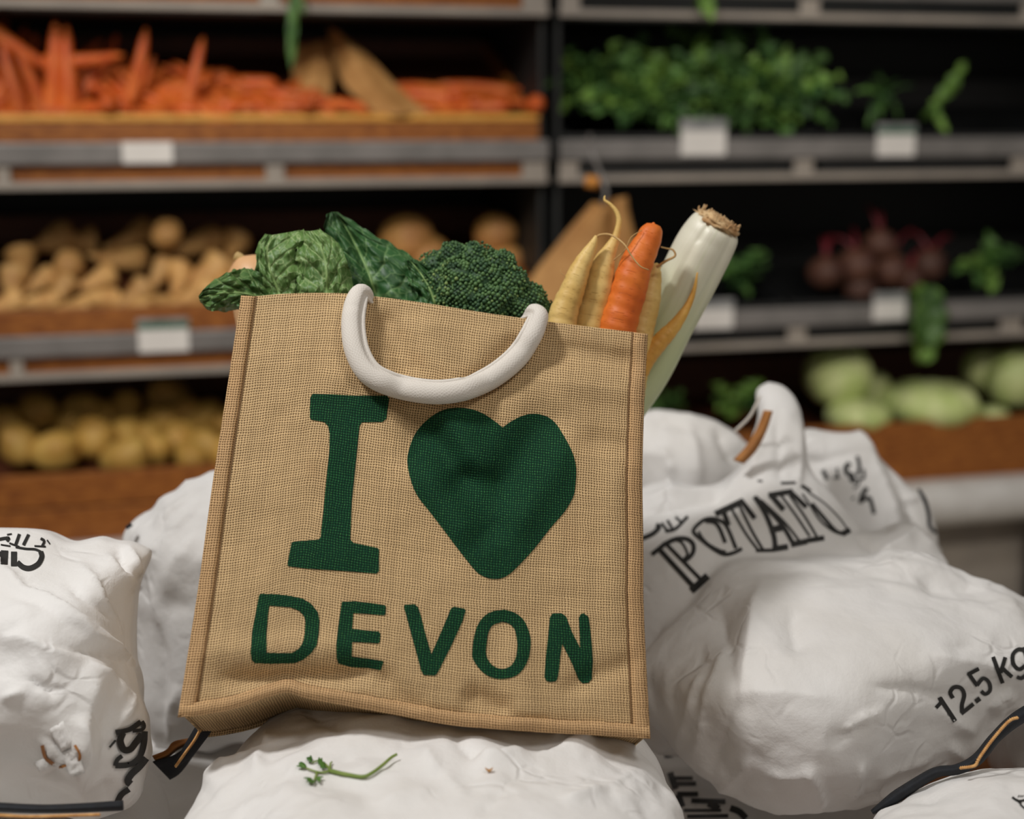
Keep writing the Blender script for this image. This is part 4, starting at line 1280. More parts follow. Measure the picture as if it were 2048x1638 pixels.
# torn brown lining at the mouth of the sack on the left
def lining(parent, outline_a, outline_b, d, name='inner_lining'):
    return px_sheet(name, outline_a, outline_b, d, 0.004, M_KRAFT_IN, parent, n=14, k=6, th=0.002)
lining(SACKS['B'][0], [(304, 1512, 0), (332, 1500, 0), (346, 1484, 0), (382, 1476, 0)], [(312, 1524, 0.01), (338, 1514, 0.01), (356, 1500, 0.01), (376, 1490, 0.01)], 1.42)
px_sheet('mouth_shade', [(305, 1524, 0.0), (345, 1512, 0.0), (378, 1490, 0.0)], [(340, 1560, 0.03), (362, 1545, 0.03), (395, 1500, 0.03)], 1.42, 0.002, M_NAVY, SACKS['B'][0], n=12, k=5)  # dark sheet put in for the shade inside the gaping mouth
lining(SACKS['D'][0], [(1528, 820, 0.0), (1512, 860, 0), (1490, 895, 0), (1466, 920, 0)], [(1546, 822, 0), (1534, 860, 0), (1514, 900, 0), (1488, 928, 0)], 1.70)
v, f = sweep(catmull([P(1520, 792, 1.715), P(1500, 832, 1.72), P(1470, 862, 1.73)], 14), [0.0018] * 14, 7)
build('tie_string', v, f, M_COTTON, SACKS['D'][0])
# torn hole with crumpled paper on the left sack
root, bvh = SACKS['A']
rs = np.random.RandomState(4)
for k in range(3):
    a = k / 3 * 6.28 + 0.6
    cx, cy = 118 + 26 * math.cos(a) + rs.uniform(-8, 8), 1508 + 30 * math.sin(a) + rs.uniform(-8, 8)
    hit = bvh.ray_cast(Vector(CAM.tolist()), Vector(ray(cx, cy).tolist()).normalized())
    if hit[0] is None:
        continue
    d0 = float((np.array(hit[0]) - CAM) @ FWD)
    n = 7
    G = np.zeros((n, n, 3))
    L = rs.uniform(34, 54); W_ = rs.uniform(22, 34); ang = rs.uniform(0, 6.28)
    for i in range(n):
        for j in range(n):
            x, y = (i / (n - 1) - 0.5) * L, (j / (n - 1) - 0.5) * W_
            G[i, j] = P(cx + x * math.cos(ang) - y * math.sin(ang), cy + x * math.sin(ang) + y * math.cos(ang), d0 - 0.001 - 0.0025 * abs(math.sin(i * 1.1 + k + 0.6 * j)) * (1 - (2 * j / (n - 1) - 1) ** 2))
    v, f = solid_grid(G, G + FWD * 0.0008)
    build('torn_flap', v, f, M_SACK, root)
decal('torn_hole', [strip_poly([(85, 1490), (92, 1515), (108, 1528)], 7), strip_poly([(118, 1535), (140, 1530), (156, 1545)], 5), strip_poly([(150, 1490), (160, 1510), (155, 1530)], 5)], bvh, M_KRAFT_IN, root, off=0.001)

# ------------------------------------------------------------------ jute bag
LEAN, YAW = math.radians(20), math.radians(4)
BX = RIGHT * math.cos(YAW) + FWD * math.sin(YAW)
BY = UP * math.cos(LEAN) + FWD * math.sin(LEAN)
BN = np.cross(BX, BY); BN /= np.linalg.norm(BN)          # towards the viewer
if BN @ FWD > 0:
    BN = -BN
B0 = P(830, 1455, 1.275)

def bag_pt(px, py):
    r = ray(px, py)
    return CAM + r * (((B0 - CAM) @ BN) / (r @ BN))

def bag_depth(px, py):
    return float((bag_pt(px, py) - CAM) @ FWD)

ED = {
 'l': [(355, 1435), (372, 1330), (397, 1170), (426, 960), (455, 770), (482, 591)],
 'r': [(1301, 1478), (1293, 1335), (1287, 1200), (1287, 1100), (1285, 950), (1289, 800), (1296, 668)],
 't': [(482, 591), (515, 592), (560, 588), (620, 586), (690, 587), (760, 594), (850, 606), (960, 624), (1050, 637), (1110, 645), (1200, 656), (1296, 668)],
 'b': [(355, 1435), (400, 1431), (470, 1417), (540, 1393), (575, 1385), (612, 1396), (690, 1411), (800, 1431), (900, 1450), (1000, 1459), (1100, 1466), (1200, 1471), (1301, 1478)],
}
def edge(k):
    pts = catmull(ED[k], 200)
    s = np.concatenate([[0], np.cumsum(np.linalg.norm(np.diff(pts, axis=0), axis=1))])
    s /= s[-1]
    return lambda t: np.stack([np.interp(t, s, pts[:, 0]), np.interp(t, s, pts[:, 1])], -1)
eL, eR, eT, eB = edge('l'), edge('r'), edge('t'), edge('b')
c00, c10, c01, c11 = [np.array(p, float) for p in (ED['l'][0], ED['r'][0], ED['l'][-1], ED['r'][-1])]

def coons(u, v):
    u, v = np.broadcast_arrays(np.asarray(u, float), np.asarray(v, float))
    U, Vv = u[..., None], v[..., None]
    return (1 - Vv) * eB(u) + Vv * eT(u) + (1 - U) * eL(v) + U * eR(v) - ((1 - U) * (1 - Vv) * c00 + U * (1 - Vv) * c10 + (1 - U) * Vv * c01 + U * Vv * c11)

FOLDS = [((770, 640), (815, 745), 26, -0.006), ((850, 650), (900, 760), 34, 0.004), ((1035, 690), (965, 770), 26, -0.007), ((840, 850), (930, 960), 32, -0.009), ((930, 960), (990, 1060), 36, -0.006), ((1090, 840), (1000, 980), 42, -0.009),
         ((900, 830), (960, 940), 30, 0.005), ((850, 950), (930, 1060), 36, 0.005), ((1120, 905), (1040, 1040), 34, 0.005), ((1120, 700), (1300, 735), 24, -0.006), ((1110, 760), (1300, 790), 26, 0.003), ((1180, 880), (1300, 900), 20, -0.003), ((790, 790), (830, 900), 30, -0.005),
         ((470, 1360), (720, 1350), 20, -0.007), ((420, 1300), (700, 1290), 26, 0.004), ((1150, 1370), (1300, 1310), 20, -0.004), ((940, 1390), (1010, 1420), 22, -0.005), ((1030, 1300), (1060, 1440), 26, 0.003), ((770, 1360), (820, 1420), 26, -0.004),
         ((545, 700), (660, 900), 60, 0.003), ((1230, 960), (1240, 1200), 40, 0.004), ((700, 610), (690, 760), 30, 0.003)]

def bag_disp(px, py, u, v):
    d = 0.016 * np.sin(math.pi * np.clip(u, 0, 1)) ** 0.8 * np.sin(math.pi * np.clip(v, 0, 1) ** 0.75) ** 0.8
    for a, b, w, amp in FOLDS:
        t, dd = seg_dist(px, py, a, b)
        tt = np.clip(np.minimum(t + 0.35, 1.35 - t) * 2.2, 0, 1)
        d = d + 1.45 * amp * tt * tt * (3 - 2 * tt) * np.exp(-(dd / w) ** 2 * 0.8)
    q = np.stack([px / 120.0, py / 120.0, 0 * px], -1).reshape(-1, 3)
    d = d + 0.0022 * vnoise(q, 5).reshape(px.shape) + 0.0008 * vnoise(q * 3, 6).reshape(px.shape)
    edge_ = np.clip(np.minimum(np.minimum(u, 1 - u), np.minimum(v, 1 - v)) / 0.05, 0, 1)
    return d * (0.15 + 0.85 * edge_)

def bag_surf(u, v, h=0.0):
    p = coons(u, v)
    px, py = p[..., 0], p[..., 1]
    D = bag_disp(px, py, u, v) + h
    r = RIGHT * ((px - 1024.0) / FPX)[..., None] + UP * (-(py - 819.0) / FPX)[..., None] + FWD
    k = ((B0 - CAM) @ BN + D) / (r @ BN)
    return CAM + r * k[..., None]

BW, BH = 0.40, 0.40
bag = thing('jute_bag', 'natural jute shopping bag printed I heart DEVON in green, full of vegetables', 'bag', B0 - BN * 0.06)

def patch(u0, u1, v0, v1, nu, nv, h, th, name, m, parent, swap=False, hfun=None):
    u, v = np.meshgrid(np.linspace(u0, u1, nu), np.linspace(v0, v1, nv), indexing='ij')
    H = np.full(u.shape, h) if hfun is None else hfun(u, v)
    A = bag_surf(u, v, H)
    Bk = bag_surf(u, v, 0 * H - th)
    V, F = solid_grid(A, Bk)
    uv = np.stack([u * BW, v * BH], -1).reshape(-1, 2)
    if swap:
        uv = uv[:, ::-1]
    return V, F, np.vstack([uv, uv])

V, F, UVp = patch(0, 1, 0, 1, 190, 190, 0.0, 0.0022, 'front_panel', M_JUTE, bag)
front = build('front_panel', V, F, M_JUTE, bag, uv=UVp)
NGRID = 190 * 190
FQ = [q for q in F if max(q) < NGRID]
bag_bvh = BVHTree.FromPolygons(V[:NGRID].tolist(), FQ)
uvsrc = (V, UVp, FQ)

# bound seams: a folded strip each side and along the bottom
def hump(c0, c1, top):
    return lambda x: top * np.clip(1 - np.abs((x - c0) / (c1 - c0) * 2 - 1) ** 3.0, 0, 1)
sw = 0.036
for a, b in ((0.0, sw), (1 - sw, 1.0)):
    hf = hump(a, b, 0.0046)
    V_, F_, U_ = patch(a, b, 0.0, 1.0, 12, 150, 0, 0.005, '', None, None, hfun=lambda u, v: hf(u) + 0.001)
    build('side_seam', V_, F_, M_JUTE_EDGE, bag, uv=U_)
hf = hump(0.0, 0.034, 0.0055)
V_, F_, U_ = patch(0.0, 1.0, 0.0, 0.034, 190, 12, 0, 0.006, '', None, None, hfun=lambda u, v: hf(v) + 0.0015)
build('bottom_seam', V_, F_, M_JUTE_EDGE, bag, uv=U_)
# seam stitching as dark tubes that also stand in for groove shade
M_STITCH_SHADE = mat('brown_stitch_shade', (128, 96, 60), None, rough=0.8)
for uu in (sw + 0.001, 1 - sw - 0.002):
    vv = np.linspace(0.03, 1.0, 60)
    pth = bag_surf(np.full(60, uu), vv, np.full(60, 0.0008))
    v, f = sweep(pth, [0.0007] * 60, 6)
    build('seam_stitch_shade', v, f, M_STITCH_SHADE, bag)

# back panel, gussets and base
nb = 40
def back_pt(u, v):
    v = np.asarray(v)
    dep = 0.135 - 0.02 * v + 0.02 * np.sin(math.pi * u) * np.sin(math.pi * v)
    p = coons(u, v * 0.955)
    px, py = p[..., 0], p[..., 1]
    r = RIGHT * ((px - 1024.0) / FPX)[..., None] + UP * (-(py - 819.0) / FPX)[..., None] + FWD
    k = ((B0 - CAM) @ BN) / (r @ BN)
    return CAM + r * k[..., None] - BN * dep[..., None]
u, v = np.meshgrid(np.linspace(0, 1, nb), np.linspace(0, 1, nb), indexing='ij')
A = back_pt(u, v)
V_, F_ = solid_grid(A, A - BN * 0.0022)
U_ = np.stack([u * BW, v * BH], -1).reshape(-1, 2)
build('back_panel', V_, F_, M_JUTE, bag, uv=np.vstack([U_, U_]))
for side, uu, sg in (('l', 0.004, 1), ('r', 0.996, -1)):
    k, v = np.meshgrid(np.linspace(0, 1, 14), np.linspace(0.01, 0.95, nb), indexing='ij')
    fr = bag_surf(np.full(v.shape, uu), v, np.zeros(v.shape) - 0.002)
    bk = back_pt(np.full(v.shape, uu), v)
    inn = BX * sg
    A = fr * (1 - k)[..., None] + bk * k[..., None] + inn * (0.028 * np.sin(math.pi * k) * np.clip(v * 1.2, 0, 1))[..., None]
    V_, F_ = solid_grid(A, A + inn * 0.002)
    U_ = np.stack([k * 0.14, v * BH], -1).reshape(-1, 2)
    build('side_gusset', V_, F_, M_JUTE, bag, uv=np.vstack([U_, U_]))
k, u = np.meshgrid(np.linspace(0, 1, 10), np.linspace(0.01, 0.99, nb), indexing='ij')
fr = bag_surf(u, np.full(u.shape, 0.012), np.zeros(u.shape) - 0.003)
bk = back_pt(u, np.full(u.shape, 0.012))
A = fr * (1 - k)[..., None] + bk * k[..., None]
V_, F_ = solid_grid(A, A + BY * 0.002)
U_ = np.stack([k * 0.14, u * BW], -1).reshape(-1, 2)
build('base_panel', V_, F_, M_JUTE, bag, uv=np.vstack([U_, U_]))

# printed mark
I_ = Z(560, 760, 3.9, [(236, 140), (255, 108), (400, 112), (560, 122), (835, 124), (850, 150), (830, 300), (800, 328), (640, 330), (620, 360), (600, 560), (560, 950), (548, 1245), (575, 1272), (765, 1312), (772, 1330), (772, 1490), (755, 1510), (500, 1490), (200, 1470), (62, 1452), (60, 1430), (90, 1270), (110, 1260), (300, 1245), (318, 1225), (350, 900), (385, 550), (388, 420), (375, 360), (345, 328), (245, 310), (233, 295)])
HEART = Z(800, 800, 4.31, [(520, 68), (620, 82), (720, 120), (810, 180), (885, 238), (950, 190), (1060, 135), (1170, 118), (1270, 145), (1340, 200), (1400, 290), (1470, 420), (1505, 520), (1518, 620), (1508, 760), (1490, 840), (1420, 960), (1300, 1100), (1150, 1290), (1000, 1450), (930, 1510), (860, 1540), (780, 1540), (700, 1510), (640, 1460), (520, 1310), (400, 1150), (270, 980), (160, 840), (110, 740), (75, 620), (62, 510), (80, 420), (120, 310), (190, 215), (290, 130), (400, 80)])
zD = (490, 1170, 5.69)
D_ = Z(*zD, [(160, 120), (175, 100), (360, 105), (520, 125), (660, 155), (760, 220), (830, 310), (848, 420), (840, 560), (815, 690), (750, 780), (660, 850), (570, 888), (300, 895), (110, 888), (75, 850), (66, 770), (80, 540), (120, 330)])
D_h = Z(*zD, [(278, 235), (520, 255), (620, 295), (670, 350), (688, 420), (680, 560), (665, 640), (620, 720), (540, 770), (420, 775), (245, 770), (245, 560), (262, 330)])
E_ = Z(*zD, [(1105, 190), (1250, 185), (1400, 200), (1590, 228), (1605, 245), (1600, 330), (1585, 345), (1400, 330), (1232, 318), (1225, 430), (1218, 500), (1400, 518), (1525, 530), (1540, 560), (1535, 650), (1515, 665), (1350, 655), (1220, 650), (1215, 815), (1400, 835), (1570, 862), (1575, 885), (1545, 970), (1400, 945), (1200, 930), (1060, 890), (1045, 830), (1038, 680), (1060, 470)])
zV = (800, 1190, 5.12)
V__ = Z(*zV, [(40, 125), (45, 100), (150, 95), (185, 125), (210, 200), (260, 400), (320, 605), (390, 450), (480, 240), (520, 140), (550, 120), (660, 140), (672, 160), (640, 270), (520, 530), (390, 790), (360, 825), (240, 820), (215, 770), (170, 600), (110, 380)])
O_ = Z(*zV, [(1070, 150), (1170, 180), (1260, 250), (1315, 360), (1338, 470), (1325, 610), (1280, 730), (1200, 820), (1090, 855), (980, 855), (880, 815), (800, 740), (745, 650), (742, 560), (760, 420), (800, 300), (870, 210), (960, 165)])
O_h = Z(*zV, [(1050, 275), (1120, 295), (1170, 350), (1192, 430), (1200, 530), (1185, 640), (1140, 720), (1060, 755), (970, 735), (905, 670), (880, 590), (890, 480), (905, 390), (950, 310)])
N_ = Z(*zV, [(1535, 230), (1560, 190), (1650, 185), (1700, 220), (1760, 380), (1845, 545), (1840, 400), (1830, 240), (1850, 195), (1885, 190), (1930, 225), (1945, 330), (1965, 520), (1975, 680), (1965, 860), (1930, 900), (1870, 905), (1830, 870), (1760, 700), (1660, 500), (1640, 640), (1620, 830), (1600, 880), (1550, 892), (1500, 882), (1478, 840), (1490, 660), (1515, 440)])
def rounded(o):
    q = catmull(list(o) + [o[0]], 4 * len(o))[:-1]
    return [tuple(p) for p in q]
HEART = rounded(HEART[4:] + HEART[:4])
O_, O_h = rounded(O_), rounded(O_h)
for nm, ol, hl in (('printed_letter', I_, ()), ('printed_heart', HEART, ()), ('printed_letter', D_, (D_h,)), ('printed_letter', E_, ()), ('printed_letter', V__, ()), ('printed_letter', O_, (O_h,)), ('printed_letter', N_, ())):
    decal(nm, [poly_mesh(ol, hl)], bag_bvh, M_PRINT, bag, off=0.0006, step=6.0, uvsrc=uvsrc, label='dark green printed heart' if 'heart' in nm else 'dark green printed letter')

# padded cotton handle hanging down the front
HP = [(742, 612, -0.016), (733, 590, -0.004), (718, 588, 0.008), (707, 620, 0.015), (705, 660, 0.018), (713, 705, 0.020), (736, 745, 0.021), (775, 768, 0.021), (830, 782, 0.021), (885, 786, 0.021), (940, 776, 0.021), (990, 752, 0.021), (1035, 715, 0.020), (1062, 675, 0.018), (1075, 645, 0.015), (1078, 630, 0.008), (1064, 624, -0.004), (1050, 640, -0.016)]
HP3 = catmull(HP, 150)
pth = []
for px, py, h in HP3:
    dd = bag_disp(np.array([px]), np.array([py]), np.array([(px - 440) / 850]), np.array([np.clip(1 - (py - 590) / 850, 0.0, 0.96)]))[0]
    r = ray(px, py)
    pth.append(CAM + r * (((B0 - CAM) @ BN + h * 0.7 + dd) / (r @ BN)))
pth = np.array(pth)
x = np.linspace(0, 1, 150)
rad = np.interp(x, [0, 0.04, 0.1, 0.2, 0.5, 0.8, 0.9, 0.96, 1], [0.0065, 0.0085, 0.0103, 0.0108, 0.0106, 0.0103, 0.0098, 0.0085, 0.0065])
T_, N_f, B_f = frames(pth, BN)
cen = pth[30:120].mean(axis=0)
seg = 26
ang = np.linspace(0, 2 * math.pi, seg, endpoint=False)
Vh = np.zeros((150, seg, 3)); Uh = np.zeros((150, seg, 2))
arc = np.concatenate([[0], np.cumsum(np.linalg.norm(np.diff(pth, axis=0), axis=1))])
for i in range(150):
    inw = cen - pth[i]; inw -= T_[i] * (inw @ T_[i]); inw -= BN * (inw @ BN); inw /= np.linalg.norm(inw)
    sd = np.cross(T_[i], inw)
    Uh[i, :, 0] = arc[i]; Uh[i, :, 1] = ang * rad[i]
    # a lips-like notch where the folded webbing is sewn, on the inner side facing the viewer
    na = math.atan2(sd @ BN, 0) if False else 0.0
    side = 1.0 if sd @ BN > 0 else -1.0
    for j, a in enumerate(ang):
        dlt = math.atan2(math.sin(a - side * 0.65), math.cos(a - side * 0.65))
        r = rad[i] * (1.0 - 0.22 * math.exp(-(dlt / 0.16) ** 2) + 0.05 * math.exp(-((dlt + side * 0.45) / 0.25) ** 2))
        Vh[i, j] = pth[i] + inw * math.cos(a) * r + sd * math.sin(a) * r
Fh = [(i * seg + j, i * seg + (j + 1) % seg, (i + 1) * seg + (j + 1) % seg, (i + 1) * seg + j) for i in range(149) for j in range(seg)]
Vh2 = np.vstack([Vh.reshape(-1, 3), pth[0], pth[-1]])
Fh += [(150 * seg, (j + 1) % seg, j) for j in range(seg)] + [(150 * seg + 1, 149 * seg + j, 149 * seg + (j + 1) % seg) for j in range(seg)]
Uh2 = np.vstack([Uh.reshape(-1, 2), [[0, 0]], [[arc[-1], 0]]])
hd = build('handle', Vh2, Fh, M_COTTON, bag, uv=Uh2, label='padded white cotton handle hanging down')
# sewn flap along the inside of the handle
fl = []
for i in range(150):
    inw = cen - pth[i]; inw -= T_[i] * (inw @ T_[i]); inw -= BN * (inw @ BN); inw /= np.linalg.norm(inw)
    fl.append(pth[i] + inw * rad[i] * 0.95 + BN * rad[i] * 0.18)
v, f = sweep(np.array(fl), np.interp(x, [0, 0.1, 0.9, 1], [0.0015, 0.0026, 0.0026, 0.0015]), 8)
uvf = np.zeros((len(v), 2)); uvf[:150 * 8, 0] = np.repeat(arc, 8); uvf[:150 * 8, 1] = np.tile(np.linspace(0, 0.012, 8), 150)
build('handle_seam', v, f, M_COTTON, hd, uv=uvf)

# ------------------------------------------------------------------ vegetables in the bag
def leaf_mat(name, c1, c2, vein):
    k = NT(name)
    tc = k.n('ShaderNodeTexCoord').outputs['Object']
    uv = k.n('ShaderNodeUVMap').outputs[0]
    col = k.mix(k.ramp(k.noise(tc, 24, 5), 0.3, 0.7), srgb(c1), srgb(c2))
    v = k.n('ShaderNodeTexVoronoi', feature='DISTANCE_TO_EDGE'); v.inputs['Scale'].default_value = 6.5
    nz = k.n('ShaderNodeTexNoise'); nz.inputs['Scale'].default_value = 6
    k.l(uv, nz.inputs['Vector'])
    ad = k.n('ShaderNodeVectorMath', operation='MULTIPLY_ADD'); k.l(nz.outputs['Color'], ad.inputs[0]); ad.inputs[1].default_value = (.18, .18, .18); k.l(uv, ad.inputs[2])
    k.l(ad.outputs[0], v.inputs['Vector'])
    net = k.math('SUBTRACT', 1.0, k.ramp(v.outputs['Distance'], 0.0, 0.045))
    at = k.n('ShaderNodeAttribute'); at.attribute_name = 'vein'
    vv = k.math('MAXIMUM', at.outputs['Fac'], k.math('MULTIPLY', net, 0.5))
    k.l(k.mix(vv, col, srgb(vein)), k.b.inputs['Base Color'])
    k.b.inputs['Roughness'].default_value = 0.5
    k.b.inputs['Specular IOR Level'].default_value = 0.45
    h = k.math('ADD', k.math('MULTIPLY', k.ramp(v.outputs['Distance'], 0.0, 0.18), 1.0), k.math('MULTIPLY', k.noise(tc, 220, 3), 0.15))
    k.bump(h, 0.3, 0.0011)
    return k.m
M_GREEN1 = leaf_mat('greens_leaf_light', (98, 130, 68), (78, 112, 54), (178, 196, 138))
M_GREEN2 = leaf_mat('greens_leaf_dark', (44, 88, 42), (34, 74, 34), (126, 160, 102))
M_GREEN3 = leaf_mat('greens_leaf_crumpled', (92, 122, 62), (56, 92, 44), (146, 164, 106))
M_RIB = mat('leaf_rib', (138, 166, 100), (116, 148, 84), 40, rough=0.5)

def leaf(name, parent, mid, left, right, m, depth, cross=0.0, fold=0.0, nv=6, seed=0, wav=3.0, quilt=0.0025, rib=True, angle=0.5, edgewave=0.006, skew=0.0):
    """mid: px points of the midrib from base to tip; left/right: px points of both edges from base to tip;
    depth: list of distances along the midrib; cross: how far the edges bend away"""
    n, k = 120, 91
    M_, L_, R_ = catmull(mid, n), catmull(left, n), catmull(right, n)
    D_d = np.interp(np.linspace(0, 1, n), np.linspace(0, 1, len(depth)), depth)
    a, b = np.meshgrid(np.linspace(0, 1, n), np.linspace(-1, 1, k), indexing='ij')
    rs = np.random.RandomState(seed)
    ph = rs.rand(8) * 6
    ab = np.abs(b)
    Q = np.where((b < 0)[..., None], M_[:, None] + (L_ - M_)[:, None] * ab[..., None], M_[:, None] + (R_ - M_)[:, None] * ab[..., None])
    nse = vnoise(np.stack([a * 9, b * 5, 0 * a + seed], -1).reshape(-1, 3), seed).reshape(a.shape)
    nse2 = vnoise(np.stack([a * 26, b * 16, 0 * a + seed], -1).reshape(-1, 3), seed + 1).reshape(a.shape)
    wavepx = wav * (np.sin(a * 31 + ph[0]) * 0.5 + np.sin(a * 53 + ph[1]) * 0.5 + nse2) * ab ** 6
    Q = Q + np.stack([wavepx * np.sign(b) * 0.6, wavepx], -1)
    # lateral veins
    sgn = (b > 0) * 0.37
    sv = (a - angle * ab * (1 - 0.35 * ab)) * nv + sgn + 0.10 * nse
    fr = sv - np.floor(sv)
    dv = np.minimum(fr, 1 - fr)
    vein = np.exp(-(dv / (0.030 + 0.0 * ab)) ** 2) * (1 - 0.55 * ab)
    # secondary branches between
    sv2 = (b * 4.5 + a * 3.0 + 0.35 * nse) * 1.0
    fr2 = sv2 - np.floor(sv2)
    vein2 = np.exp(-(np.minimum(fr2, 1 - fr2) / 0.035) ** 2) * 0.45
    mr = np.exp(-(b / (0.030 + 0.025 * (1 - a))) ** 2)
    ve = np.clip(np.maximum(np.maximum(vein, mr), vein2), 0, 1)
    pil = (1 - (1 - 2 * dv) ** 4) * (0.35 + 0.65 * np.clip(ab * 3, 0, 1))
    dep = D_d[:, None] + cross * b * b + skew * b + fold * np.exp(-(b / 0.18) ** 2) - quilt * pil * (1 - 0.3 * vein2) + 0.004 * nse + 0.0005 * nse2 \
        + edgewave * ab ** 3 * np.sin(a * 17 + ph[2] + b)
    px, py = Q[..., 0], Q[..., 1]
    G = CAM + dep[..., None] * (RIGHT * ((px - 1024) / FPX)[..., None] + UP * (-(py - 819) / FPX)[..., None] + FWD)
    V, F = solid_grid(G, G + FWD * 0.0007)
    uv = np.stack([a * 1.0, b * 0.5], -1).reshape(-1, 2)
    at = ve.reshape(-1)
    o = build(name, V, F, m, parent, uv=np.vstack([uv, uv]), attr={'vein': np.concatenate([at, at])})
    if rib:
        c = k // 2
        pth = G[::4, c] + FWD * 0.0002
        L = len(pth)
        v, f = sweep(pth, np.linspace(0.0018, 0.0006, L), 8)
        build('midrib', v, f, M_RIB, o)
    return o

VD = bag_depth(880, 610)          # distance of the bag's mouth
gr = thing('spring_greens', 'bunch of crinkled dark green spring greens at the left of the bag mouth', 'greens', P(690, 700, VD + 0.06))
# tall dark leaf, then the lighter pair in front, the small curled one at the left
leaf('leaf', gr, [(760, 640), (742, 560), (716, 500), (690, 452), (668, 424)], [(690, 640), (680, 560), (662, 500), (652, 455), (662, 424)], [(960, 640), (880, 560), (812, 505), (742, 466), (676, 424)], M_GREEN2,
     [VD + 0.05, VD + 0.055, VD + 0.06, VD + 0.07, VD + 0.075], cross=0.006, fold=0.012, nv=5, seed=2, skew=0.012, wav=3)
leaf('leaf', gr, [(720, 640), (690, 560), (668, 500), (656, 455), (657, 427)], [(640, 640), (640, 560), (645, 500), (648, 455), (654, 427)], [(770, 640), (738, 560), (712, 500), (690, 455), (662, 425)], M_GREEN2,
     [VD + 0.07, VD + 0.075, VD + 0.08, VD + 0.085, VD + 0.09], cross=-0.008, nv=5, seed=12, wav=3, rib=False)
leaf('leaf', gr, [(880, 650), (868, 600), (850, 560), (820, 520)], [(830, 650), (828, 600), (815, 560), (808, 520)], [(935, 650), (915, 600), (880, 555), (826, 515)], M_GREEN2,
     [VD + 0.035, VD + 0.04, VD + 0.045, VD + 0.05], cross=0.01, nv=5, seed=5, wav=2)
leaf('leaf', gr, [(575, 640), (556, 580), (540, 540), (533, 500), (545, 470)], [(512, 640), (510, 580), (511, 530), (514, 492), (530, 468)], [(622, 640), (610, 580), (604, 530), (612, 480), (608, 459)], M_GREEN1,
     [VD + 0.03, VD + 0.03, VD + 0.028, VD + 0.03, VD + 0.045], cross=0.010, nv=6, seed=3, quilt=0.0032, angle=0.35)
leaf('leaf', gr, [(650, 640), (654, 580), (652, 530), (640, 490), (622, 462)], [(596, 640), (595, 580), (594, 530), (592, 488), (596, 462)], [(716, 640), (708, 580), (698, 535), (678, 488), (640, 459)], M_GREEN1,
     [VD + 0.02, VD + 0.02, VD + 0.022, VD + 0.026, VD + 0.04], cross=0.012, nv=5, seed=4, quilt=0.003)
leaf('leaf', gr, [(540, 610), (500, 590), (455, 585), (415, 592), (398, 597)], [(545, 560), (505, 538), (455, 545), (415, 570), (397, 592)], [(540, 660), (500, 622), (455, 622), (420, 622), (400, 604)], M_GREEN3,
     [VD + 0.035, VD + 0.03, VD + 0.02, VD + 0.02, VD + 0.025], cross=0.012, nv=5, seed=7, quilt=0.0045, wav=2, edgewave=0.012)
leaf('leaf', gr, [(560, 610), (525, 585), (490, 555), (462, 545)], [(560, 560), (525, 545), (492, 538), (464, 541)], [(560, 650), (520, 620), (480, 590), (455, 556)], M_GREEN3,
     [VD + 0.05, VD + 0.045, VD + 0.04, VD + 0.045], cross=0.006, nv=4, seed=9, quilt=0.004, wav=2, rib=False)

# butternut squash behind the greens
M_SQUASH = mat('squash_skin', (222, 178, 132), (210, 160, 112), 10, rough=0.45)
sq = thing('butternut_squash', 'pale butternut squash peeping out behind the greens', 'squash', P(520, 690, VD + 0.12))
pp = catmull([P(478, 520, VD + 0.12), P(505, 560, VD + 0.12), P(530, 610, VD + 0.12), P(548, 680, VD + 0.12), P(565, 760, VD + 0.12)], 26)
v, f = sweep(pp, np.interp(np.linspace(0, 1, 26), [0, 0.05, 0.15, 0.4, 0.6, 0.85, 1], [0.008, 0.020, 0.029, 0.034, 0.036, 0.034, 0.015]), 24)
build('flesh', v, f, M_SQUASH, sq)
pp = catmull([P(486, 528, VD + 0.12), P(480, 516, VD + 0.118), P(471, 510, VD + 0.117)], 8)
v, f = sweep(pp, np.linspace(0.007, 0.0045, 8), 8, lambda s, a: 1 + 0.15 * np.cos(5 * a))
build('stem', v, f, M_TWIG, sq)

# broccoli
def broccoli_mat():
    k = NT('broccoli_bud')
    at = k.n('ShaderNodeAttribute'); at.attribute_name = 'tone'
    c = k.mix(k.ramp(at.outputs['Fac'], 0.0, 0.6), srgb((40, 74, 42)), srgb((84, 118, 66)))
    c = k.mix(k.ramp(at.outputs['Fac'], 0.7, 1.0), c, srgb((134, 156, 90)))
    k.l(c, k.b.inputs['Base Color'])
    k.b.inputs['Roughness'].default_value = 0.6
    return k.m
M_BROC = broccoli_mat()
M_BROCSTEM = mat('broccoli_stem', (104, 136, 72), (84, 118, 58), 30, rough=0.6)
bc = thing('broccoli', 'dark green broccoli head between the greens and the pale carrots', 'broccoli', P(970, 760, VD + 0.07))
bm = bmesh.new(); bmesh.ops.create_icosphere(bm, subdivisions=1, radius=1.0)
icv = np.array([q.co[:] for q in bm.verts]); icf = [tuple(q.index for q in p.verts) for p in bm.faces]; bm.free()
bd = VD + 0.092
rs = np.random.RandomState(17)
FLO = [(872, 535, 34), (905, 520, 36), (950, 520, 36), (995, 535, 38), (920, 555, 42), (970, 560, 44), (1020, 572, 40), (1058, 600, 36), (880, 570, 34), (930, 600, 44), (985, 610, 46), (1035, 620, 40), (1082, 622, 28), (1010, 600, 40), (905, 590, 36), (955, 640, 44), (1060, 635, 34), (860, 555, 22)]
